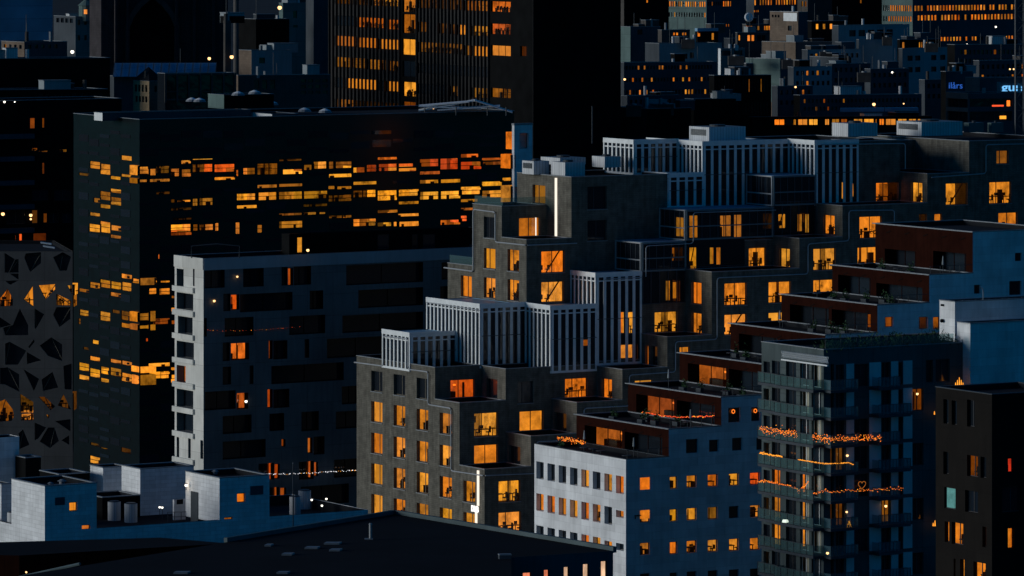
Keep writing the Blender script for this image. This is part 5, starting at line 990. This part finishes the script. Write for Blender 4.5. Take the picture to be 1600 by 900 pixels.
mb = MB(); f = ch.FR; cx, zb = f.u(237), f.z(237, 96)
ar_ = [(-4.8, 0), (-4.8, 7), (-3.9, 9.2), (-2.2, 11.4), (0, 13.2), (2.2, 11.4), (3.9, 9.2), (4.8, 7), (4.8, 0)]
for (a0, b0), (a1, b1_) in zip(ar_, ar_[1:]): mb.box(f.pt(cx+a0, zb+b0, .02), f.pt(cx+a1, zb+b1_, .02)-f.pt(cx+a0, zb+b0, .02), f.pt(0, 0, .9)-f.pt(0, 0, 0), f.pt(.9*(1 if a0+a1 > 0 else -1), 0)-f.pt(0, 0)+Vector((0, 0, .6)), 'conc')
mb.poly([f.pt(cx+a, zb+b, .03) for a, b in ar_], 'black'); mb.build('arch_portal', ch.root, ch.base)
for x in (178, 196, 272, 300, 330): mb = MB(); f.box(mb, f.u(x), f.u(x+4), 0, ch.z1, .02, 1.3, 'churchstone'); mb.build('buttress', ch.root, ch.base)
far('glass_roof_hall', 'long hall with a bright blue glazed roof in front of the church', 'hall', 150, 178, 336, 119, 980, 'navy', b=16000)
p0, p1 = P(176, 120, 978), P(336, 119.5, 985); h_ = Vector((0, 4, 2.4)); mb = MB(); mb.box(p0, p1-p0, h_, Vector((0, .1, .12)), 'blueroof')
for k in range(14): q = p0.lerp(p1, k/13); mb.box(q+Vector((0, -.05, .1)), Vector((.12, 0, 0)), h_, Vector((0, .05, .15)), 'darkmetal')
r_ = bpy.data.objects['glass_roof_hall']; mb.build('glazed_roof', r_, r_.location)
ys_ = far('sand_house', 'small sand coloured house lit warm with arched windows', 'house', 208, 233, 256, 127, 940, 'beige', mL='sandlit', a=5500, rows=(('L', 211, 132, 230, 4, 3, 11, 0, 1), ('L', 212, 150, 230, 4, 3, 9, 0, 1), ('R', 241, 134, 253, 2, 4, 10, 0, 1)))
p = P(232, 127, 945); mb = MB(); c = ys_.c+ys_.eR*ys_.lR/2+ys_.eL*ys_.lL/2; zz = ys_.z1
cs = [ys_.c, ys_.c+ys_.eR*ys_.lR, ys_.c+ys_.eR*ys_.lR+ys_.eL*ys_.lL, ys_.c+ys_.eL*ys_.lL]
for a, b in zip(cs, cs[1:]+cs[:1]): mb.poly([(a.x, a.y, zz+.15), (b.x, b.y, zz+.15), (c.x, c.y, zz+2.6)], 'roof')
mb.build('hipped_roof', ys_.root, ys_.base)
sf = mk('steel_frame_hall', 'glazed hall with a grey steel frame of tall panels', 'hall', 246, 258, 367, 115, 925, 'dglass', a=4800, b=24000, mL='dglass')
frame(sf, sf.FR, 0, sf.lR, zat(157, sf.c.y), sf.z1, 2.2, .32, w=.3, m='conc')
mb = MB(); f = sf.FR
for k in range(7): u = sf.lR*k/6; f.box(mb, u-.16, u+.16, zat(160, sf.c.y), sf.z1, .17, .4, 'conc')
mb.build('steel_posts', sf.root, sf.base)
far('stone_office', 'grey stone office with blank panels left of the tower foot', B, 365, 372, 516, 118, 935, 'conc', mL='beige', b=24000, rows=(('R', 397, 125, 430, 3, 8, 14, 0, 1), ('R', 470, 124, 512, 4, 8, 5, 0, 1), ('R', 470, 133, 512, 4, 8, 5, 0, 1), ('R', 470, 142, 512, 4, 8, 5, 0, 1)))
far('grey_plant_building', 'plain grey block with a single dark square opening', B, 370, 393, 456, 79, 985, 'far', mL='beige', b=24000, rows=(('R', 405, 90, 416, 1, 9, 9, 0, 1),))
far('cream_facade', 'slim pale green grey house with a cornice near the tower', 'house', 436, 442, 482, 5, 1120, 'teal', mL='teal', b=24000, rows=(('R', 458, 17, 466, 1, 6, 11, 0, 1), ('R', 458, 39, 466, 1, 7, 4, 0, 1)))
lamp('wall_lamp', 'glowing orange lantern left of the slim pale house', P(437, 12, 1112), .45)
far('dark_gable_house', 'dark house with a blank front behind the grey plain block', 'house', 372, 400, 452, 30, 1080, 'black', b=24000)
far('dark_side_house', 'tall dark blue house close to the left side of the tower', 'house', 478, 490, 520, -30, 1090, 'navy', b=24000)
far('narrow_concrete_slab', 'narrow grey concrete slab standing beside the tall chimney', 'slab', 349, 352, 361, 32, 950, 'conc', b=24000, cop=0)
p = P(369, 130, 965); mb = MB(); mb.cyl((p.x, p.y, 0), .62, zat(-40, 965), 'paleconc2', 14, .5); tag(mb.build('chimney', base=(p.x, p.y, 0)), 'tall slim grey chimney rising out of the top left part', 'chimney')
far('dark_hipped_building', 'wide dark roofed building with a row of faint pilasters at the left', B, -60, -30, 168, 141, 905, 'black', b=30000, rows=(('R', 60, 146, 160, 10, 6, 12, 0, 1),))
far('flat_dark_roof_building', 'large black roofed block above the pilastered building', B, -60, -30, 172, 92, 935, 'black', b=30000)
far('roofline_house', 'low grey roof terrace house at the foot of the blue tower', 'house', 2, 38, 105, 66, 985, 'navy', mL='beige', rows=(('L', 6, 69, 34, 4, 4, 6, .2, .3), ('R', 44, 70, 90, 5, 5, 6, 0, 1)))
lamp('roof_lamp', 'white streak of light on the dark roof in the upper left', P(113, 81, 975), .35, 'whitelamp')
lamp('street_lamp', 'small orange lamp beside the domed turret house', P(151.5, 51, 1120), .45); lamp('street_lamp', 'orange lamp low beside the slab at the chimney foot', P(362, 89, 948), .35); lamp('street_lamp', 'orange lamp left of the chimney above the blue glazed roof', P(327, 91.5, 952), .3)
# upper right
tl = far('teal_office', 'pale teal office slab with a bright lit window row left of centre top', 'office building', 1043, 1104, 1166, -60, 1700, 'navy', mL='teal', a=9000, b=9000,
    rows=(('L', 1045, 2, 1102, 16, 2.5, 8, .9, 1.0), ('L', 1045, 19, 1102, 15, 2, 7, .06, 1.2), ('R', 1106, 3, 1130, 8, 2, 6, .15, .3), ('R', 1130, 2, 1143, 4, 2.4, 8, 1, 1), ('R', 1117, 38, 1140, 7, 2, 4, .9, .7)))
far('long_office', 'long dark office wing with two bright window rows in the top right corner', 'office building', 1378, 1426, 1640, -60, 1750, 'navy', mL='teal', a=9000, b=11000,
    rows=(('L', 1380, 8, 1424, 13, 2.3, 9, .75, .8), ('L', 1380, 25, 1424, 12, 2.3, 8, .8, .8), ('R', 1429, 9, 1588, 33, 3.3, 8, .92, 1.05), ('R', 1434, 24, 1588, 30, 3.3, 8, .88, 1), ('R', 1470, 58, 1536, 14, 3, 6, .7, .9), ('R', 1562, 56, 1588, 6, 3, 8, 1, 1.1)))
far('lit_top_office', 'dark office with a lit top row just right of the teal slab', 'office building', 1166, 1178, 1246, -40, 1760, 'navy', b=9000, rows=(('R', 1179, 0, 1244, 16, 2.6, 8, .85, .9), ('R', 1178, 16, 1186, 3, 2, 3, 1, .7)))
far('plum_block', 'plum coloured dark block behind the grey cube with one red window', B, 1246, 1262, 1300, -30, 1780, 'conc', b=9000, rows=(('L', 1252, 2, 1260, 2, 3, 8, 1, .3),))
far('dark_back_block', 'unlit dark block filling the gap at the top between the lit offices', B, 1290, 1300, 1385, -30, 1800, 'black', b=9000, rows=(('R', 1344, 0, 1350, 1, 3, 5, 1, .3),))
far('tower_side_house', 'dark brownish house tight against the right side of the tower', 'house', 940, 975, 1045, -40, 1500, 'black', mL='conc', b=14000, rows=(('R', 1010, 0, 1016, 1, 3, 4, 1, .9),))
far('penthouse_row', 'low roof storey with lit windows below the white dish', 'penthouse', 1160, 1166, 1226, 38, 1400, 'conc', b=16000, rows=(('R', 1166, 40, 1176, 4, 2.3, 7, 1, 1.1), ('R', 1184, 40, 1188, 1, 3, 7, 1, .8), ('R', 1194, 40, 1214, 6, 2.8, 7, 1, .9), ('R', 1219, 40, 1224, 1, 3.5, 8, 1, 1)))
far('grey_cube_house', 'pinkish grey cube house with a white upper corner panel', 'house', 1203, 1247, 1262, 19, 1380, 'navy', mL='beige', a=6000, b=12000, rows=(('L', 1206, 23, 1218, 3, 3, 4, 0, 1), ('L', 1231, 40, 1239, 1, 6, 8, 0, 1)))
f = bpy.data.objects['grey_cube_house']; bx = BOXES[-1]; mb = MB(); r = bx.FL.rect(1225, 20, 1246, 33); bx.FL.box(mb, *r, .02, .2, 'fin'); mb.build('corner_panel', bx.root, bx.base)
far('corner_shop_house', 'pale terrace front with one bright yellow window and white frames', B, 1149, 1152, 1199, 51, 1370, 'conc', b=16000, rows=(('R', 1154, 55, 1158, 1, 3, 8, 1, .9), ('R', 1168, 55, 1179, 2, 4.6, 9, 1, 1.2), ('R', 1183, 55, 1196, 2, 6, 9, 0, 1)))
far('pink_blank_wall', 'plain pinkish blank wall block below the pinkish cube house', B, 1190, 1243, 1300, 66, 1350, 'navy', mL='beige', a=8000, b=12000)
far('yellow_window_house', 'dark house with three small bright yellow windows in a row', 'house', 1262, 1268, 1320, 33, 1360, 'black', b=14000, rows=(('R', 1275, 37.5, 1301, 3, 4.3, 8, 1, 1.3),))
far('blue_gable_block', 'blue grey block with a row of dark square windows', B, 1300, 1310, 1421, 40, 1340, 'far', mL='navy', b=10000, rows=(('R', 1327, 47, 1395, 5, 10, 10, 0, 1),))
far('ribbed_blue_box', 'large ribbed blue grey plant room box right of the middle', 'plant room', 1338, 1342, 1395, 62, 1300, 'far', b=16000)
far('dark_square_windows_block', 'dark blue block with pairs of unlit square windows at the right', B, 1404, 1410, 1488, 76, 1280, 'far', b=9000, rows=(('R', 1418, 87, 1438, 2, 8, 8, 0, 1), ('R', 1455, 86, 1477, 2, 8, 8, 0, 1), ('R', 1418, 105, 1438, 2, 8, 8, 0, 1), ('R', 1455, 104, 1477, 2, 8, 8, 0, 1)))
far('orange_top_block', 'dark block with two orange windows on its top storey', B, 1402, 1406, 1470, 62, 1310, 'black', b=12000, rows=(('R', 1410, 66, 1415, 1, 4, 9, 1, .9), ('R', 1436, 66, 1449, 4, 2.6, 8, 1, .9)))
far('single_window_block', 'blue grey block with one orange square window near its middle', B, 1265, 1310, 1330, 90, 1270, 'black', mL='navy', b=14000, rows=(('L', 1302, 97, 1311, 1, 8, 9, 1, 1),))
far('pale_panel_box', 'plain pale teal box block at the left edge of the black roofs', B, 1165, 1219, 1235, 92, 1240, 'navy', mL='teal', b=14000, a=9000, ybot=160)
far('framed_roof_box', 'small roof house with a white window frame pattern', 'roof house', 1162, 1166, 1200, 99, 1245, 'navy', b=20000, rows=(('R', 1178, 104, 1185, 1, 6, 9, 0, 1), ('R', 1188, 104, 1196, 1, 6, 9, 0, 1)), copm='fin')
far('dark_ribbed_office', 'dark wide office with faint vertical ribs behind the slatted glass boxes', 'office building', 1108, 1116, 1205, 118, 1150, 'black', b=30000, rows=(('R', 1118, 124, 1200, 18, 2, 20, .03, .4), ('R', 1118, 160, 1200, 18, 2, 20, .03, .3)))
far('long_dim_office', 'long dim office with scattered orange windows right of the tower', 'office building', 960, 975, 1120, 98, 1190, 'navy', b=24000,
    rows=(('R', 973, 103, 1112, 30, 3, 6, .12, .6), ('R', 973, 122, 1108, 28, 3, 6, .25, .8), ('R', 973, 141, 1114, 28, 3, 7, .3, 1), ('R', 973, 84, 1020, 10, 3, 9, 0, 1)))
far('long_dim_annex', 'blue grey upper annex with two dark square openings above the long dim office', B, 1008, 1030, 1128, 68, 1260, 'far', b=24000, rows=(('R', 1061, 84, 1074, 1, 13, 8, 0, 1), ('R', 1078, 82, 1084, 1, 6, 9, 0, 1)))
far('teal_low_house', 'low teal and grey house right beside the tower near the top', 'house', 965, 985, 1032, 42, 1330, 'navy', mL='teal', b=16000, rows=(('R', 996, 46, 1006, 1, 8, 8, 0, 1),))
far('small_lit_roof_house', 'low roof house with two pairs of small orange windows', 'roof house', 1028, 1034, 1078, 47, 1320, 'conc', b=16000, rows=(('R', 1052, 51, 1060, 2, 3.4, 4, 1, 1), ('R', 1066, 51, 1073, 2, 3, 4, 1, .6)))
far('blue_roof_pavilion', 'dark pavilion with a bright blue roof between two upright lit windows', 'pavilion', 1086, 1090, 1122, 49, 1300, 'black', b=16000, copm='blueroof', rows=(('R', 1090, 50, 1095, 1, 4.5, 7, 1, 1.2), ('R', 1112, 50, 1117, 1, 4, 12, 1, 1)), cop=.8)
far('white_window_box', 'roof box with a broad white frame and dark openings', 'roof house', 1122, 1126, 1164, 76, 1255, 'teal', mL='fin', b=16000, rows=(('R', 1128, 79, 1160, 2, 13, 8, 0, 1),))
far('dark_lower_block', 'dark low block between the tower foot and the slatted boxes', B, 960, 1010, 1080, 170, 1000, 'black', mL='navy', b=16000)
far('dark_lower_block_two', 'wide unlit block with a small orange lamp behind the big white roof unit', B, 1070, 1084, 1150, 155, 1060, 'black', b=20000)
bpy.data.objects['dark_lower_block_two'].name = 'unlit_block'
far('black_hill_block', 'broad dark block with a pale blue roof strip above the lit strip window', B, 1240, 1250, 1440, 149, 1090, 'navy', mL='black', b=30000, rows=(('R', 1256, 155, 1436, 30, 3, 6, .08, .4), ('R', 1256, 167, 1436, 30, 3, 6, .04, .3)))  # black left face: shade put into its colour
pp = P(1314, 176, 1040); mb = MB(); a_, b_ = P(1314, 175, 1040), P(1435, 174, 1045); mb.box(a_, b_-a_, Vector((0, 3, 0)), Vector((0, 0, .75)), 'blueroof'); tag(mb.build('pale_roof_strip', base=a_), 'long pale blue roof canopy above the lit strip of windows', 'roof canopy')
ls = far('strip_window_building', 'low building with one continuous strip of orange lit windows', B, 1170, 1176, 1456, 183, 1000, 'black', b=60000, copm='conc')
for x0, x1, k in ((1210, 1226, 1.1), (1227, 1239, 0), (1240, 1244, .7), (1247, 1262, .9), (1264, 1278, 1.1), (1289, 1296, .8), (1300, 1312, .5), (1314, 1324, .3), (1334, 1348, .6), (1350, 1366, .9), (1368, 1372, .5), (1373, 1382, 1.1), (1384, 1400, .8), (1403, 1417, .7), (1420, 1432, .8), (1434, 1448, .9)):
    window(ls, ls.FR, x0, 185.5, x1, 195.5, lit=hue(k*1.25) if k else None, style='curtain', d=.1, split=(.5,), sill=False)
for lab, x, y, r, m_ in (('bright yellow lamp on the dark block above the pale roof canopy', 1365.5, 163, .55, 'warmlamp'), ('faint orange lamp right of the bright yellow one', 1412, 162, .25, 'warmlamp'), ('white lamp among the dark roofs at the right, left one', 1511, 69.5, .4, 'whitelamp'), ('bluish white lamp high among the dark roofs at the right', 1556, 42, .4, 'whitelamp'),
                        ('small orange lamp on the roof at the right edge, left of a pair', 1578, 108, .3, 'warmlamp'), ('small orange lamp on the roof at the right edge, right of a pair', 1584, 108, .3, 'warmlamp'), ('white upright light beside a black gable', 1394, 113, .35, 'whitelamp'), ('orange lamp at the left end of the long dim office', 976, 124, .4, 'warmlamp'), ('warm lamp on the small dark roof left of the black gable', 1243, 136, .35, 'warmlamp')):
    lamp('street_lamp', lab, P(x, y, 1030 if y > 100 else 1240), r*.6, m_, group='small lamps among the far roofs')
far('right_dark_mass', 'large unlit dark block under the long office wing at the right', B, 1480, 1492, 1640, 70, 1200, 'navy', mL='black', b=30000, rows=(('R', 1500, 78, 1590, 14, 4, 7, .1, .5), ('R', 1500, 92, 1590, 14, 4, 7, .05, .5)))  # left side shaded through its black colour
far('right_dark_annex', 'dark low annex carrying the small blue lit letters', B, 1470, 1478, 1520, 112, 1120, 'navy', mL='black', b=20000)  # shade painted on the left face with black
M['dimbluesign'] = glow('dim_blue_sign', .5, fixed=(.05, .22, 1.0))
sg = far('banded_office', 'office with pale horizontal bands and blue lit letters at the right edge', 'office building', 1478, 1513, 1640, 146, 1010, 'navy', mL='teal', a=4500, b=30000, rows=())
M['band'] = surf('pale_band_panel', (.30, .36, .36), .8, var=.2)
for y0, y1 in ((155, 168), (175, 190)):
    window(sg, sg.FR, 1514, y0-1, 1582, y1-1, d=.4, split=(.2, .4, .6, .8), sill=False); window(sg, sg.FL, 1479, y0-1, 1512, y1, d=.4, split=(.5,), sill=False)
for q, k, rd in (((1583, 153, 1592, 167), 0, 0),): pass
mb = MB(); sg.FR.box(mb, sg.FR.u(1574), sg.FR.u(1579), sg.FR.z(1576, 166), sg.FR.z(1576, 157), -.35, -.3, 'bulb'); sg.FR.box(mb, sg.FR.u(1563), sg.FR.u(1573), sg.FR.z(1568, 186), sg.FR.z(1568, 181), -.35, -.3, 'bulby'); sg.FR.box(mb, sg.FR.u(1551), sg.FR.u(1569), sg.FR.z(1560, 166.5), sg.FR.z(1560, 164), -.35, -.3, 'bulbr'); mb.build('room_light', sg.root, sg.base)
sh = mk('sign_house', 'plain grey roof house beside the bright blue letters', 'roof house', 1508, 1531, 1640, 122, 1025, 'navy', mL='teal', a=4500, b=30000, ybot=150)
text('blue_sign', 'guns', sh.FR, sh.FR.u(1564), sh.FR.z(1566, 142), 2.3, 'bluesign', sh.root, sh.base, o=.4, bold=.04, sx=1.35)
f = Face(P(1480, 137, 1095).to_2d(), (1, -.25)); text('small_blue_sign', 'ilårs', f, f.u(1482), f.z(1482, 138), 1.9, 'dimbluesign', bpy.data.objects['right_dark_annex'], bpy.data.objects['right_dark_annex'].location, o=.2, sx=1.0)
# crane mast at the right edge
cm = thing('lattice_mast', 'dark lattice crane mast at the right edge of the picture', 'crane mast', (*P(1590, 200, 700).to_2d(), 0))
mb = MB(); Ym = 700; xa, xb = (1587-800)/F*Ym, (1600-800)/F*Ym; zb_, zt_ = zat(190, Ym), zat(-20, Ym)
for x in (xa, xb):
    for dy in (0, 1.1): mb.tube([(x, Ym+dy, 0), (x, Ym+dy, zt_)], .07, 'darkmetal', 4)
z = zb_-6; s = 1
while z < zt_: mb.tube([(xa if s > 0 else xb, Ym, z), (xb if s > 0 else xa, Ym, z+1.5)], .04, 'darkmetal', 4); mb.tube([(xa, Ym, z), (xb, Ym, z)], .05, 'darkmetal', 4); z += 1.5; s = -s
mb.build('lattice', cm, cm.location)
# more unlit roofs filling the gaps in the far city
lab2 = ['low', 'broad', 'narrow', 'deep', 'stepped']
fill = [(1000, 1020, 1110, 20, 1900, 'far', 'dark blue block behind the low lit roof house'), (1225, 1240, 1300, 105, 1180, 'far', 'dark block with a pale parapet left of the black gable'), (1285, 1300, 1360, 100, 1200, 'navy', 'dark blue house under the blue grey block with square windows'),
        (1100, 1140, 1210, 60, 1500, 'navy', 'unlit block behind the terrace front with the yellow window'), (1340, 1360, 1420, 108, 1170, 'navy', 'dark stepped roof block below the ribbed blue box'), (1190, 1215, 1270, 135, 1100, 'navy', 'dark roof block just above the strip of lit windows at its left end'),
        (1430, 1445, 1520, 125, 1130, 'navy', 'dark blue house left of the roof house with the blue letters'), (1500, 1530, 1620, 95, 1160, 'navy', 'dark roof behind the pale banded office'), (960, 980, 1060, 150, 1080, 'navy', 'unlit slab at the foot of the long dim office'), (1240, 1262, 1345, 78, 1290, 'far', 'dark terrace block under the three yellow windows')]
for xl, xc, xr, yt, Y, m_, lb in fill:
    bx = far('far_block', lb, B, max(xl, xc-9), xc, xr, yt, Y, m_, b=14000, rows=(('R', xc+4, yt+6, xr-4, max(3, int((xr-xc)/8)), 4, 7, .12, .8), ('R', xc+4, yt+22, xr-4, max(3, int((xr-xc)/8)), 4, 7, .12, .8)), group='unlit blocks in the far city')
rr = random.Random(11)
for k, (x, y, Y) in enumerate(((1170, 27, 1385), (990, 170, 1000), (1040, 168, 1004), (1150, 92, 1240), (1290, 85, 1280), (1350, 118, 1165), (1455, 72, 1278), (1386, 62, 1300), (1232, 98, 1200), (1075, 66, 1262))):
    p = P(x, y, Y); mb = MB()
    if k == 0: mb.cyl(p, 1.3, .3, 'fin', 14, 1.0); o_ = mb.build('satellite_dish', base=p); o_.rotation_euler = (math.radians(80), 0, .3); tag(o_, 'round white satellite dish on a dark far roof', 'satellite dish'); continue
    s = 1.0+rr.random(); mb.aab(p.x-s, p.x+s, p.y-s, p.y+s, p.z-1.5, p.z+.7, 'conc'); mb.cyl((p.x, p.y, p.z+.702), s*.4, .3, 'coping', 10); mb.tube([(p.x-s*.6, p.y, p.z+.7), (p.x-s*.6, p.y, p.z+2.5)], .06, 'darkmetal', 4)
    tag(mb.build('roof_unit', base=p), 'grey roof unit '+['', 'on the dark block beside the tower foot', 'right of the first, by the tower foot', 'on the roof below the white framed box', 'on the dark terrace block under the three yellow windows', 'on the dark stepped roof', 'on the block with paired square windows', 'on top of the ribbed blue box', 'between the pale teal box and the orange square window', 'on the annex above the long dim office'][k], 'roof unit', 'small roof units in the far city')
for b in BOXES: b.finish()

for o in list(bpy.data.objects):
    if o.parent is None and o.get('category') and not o.get('kind'): o['kind'] = 'thing'
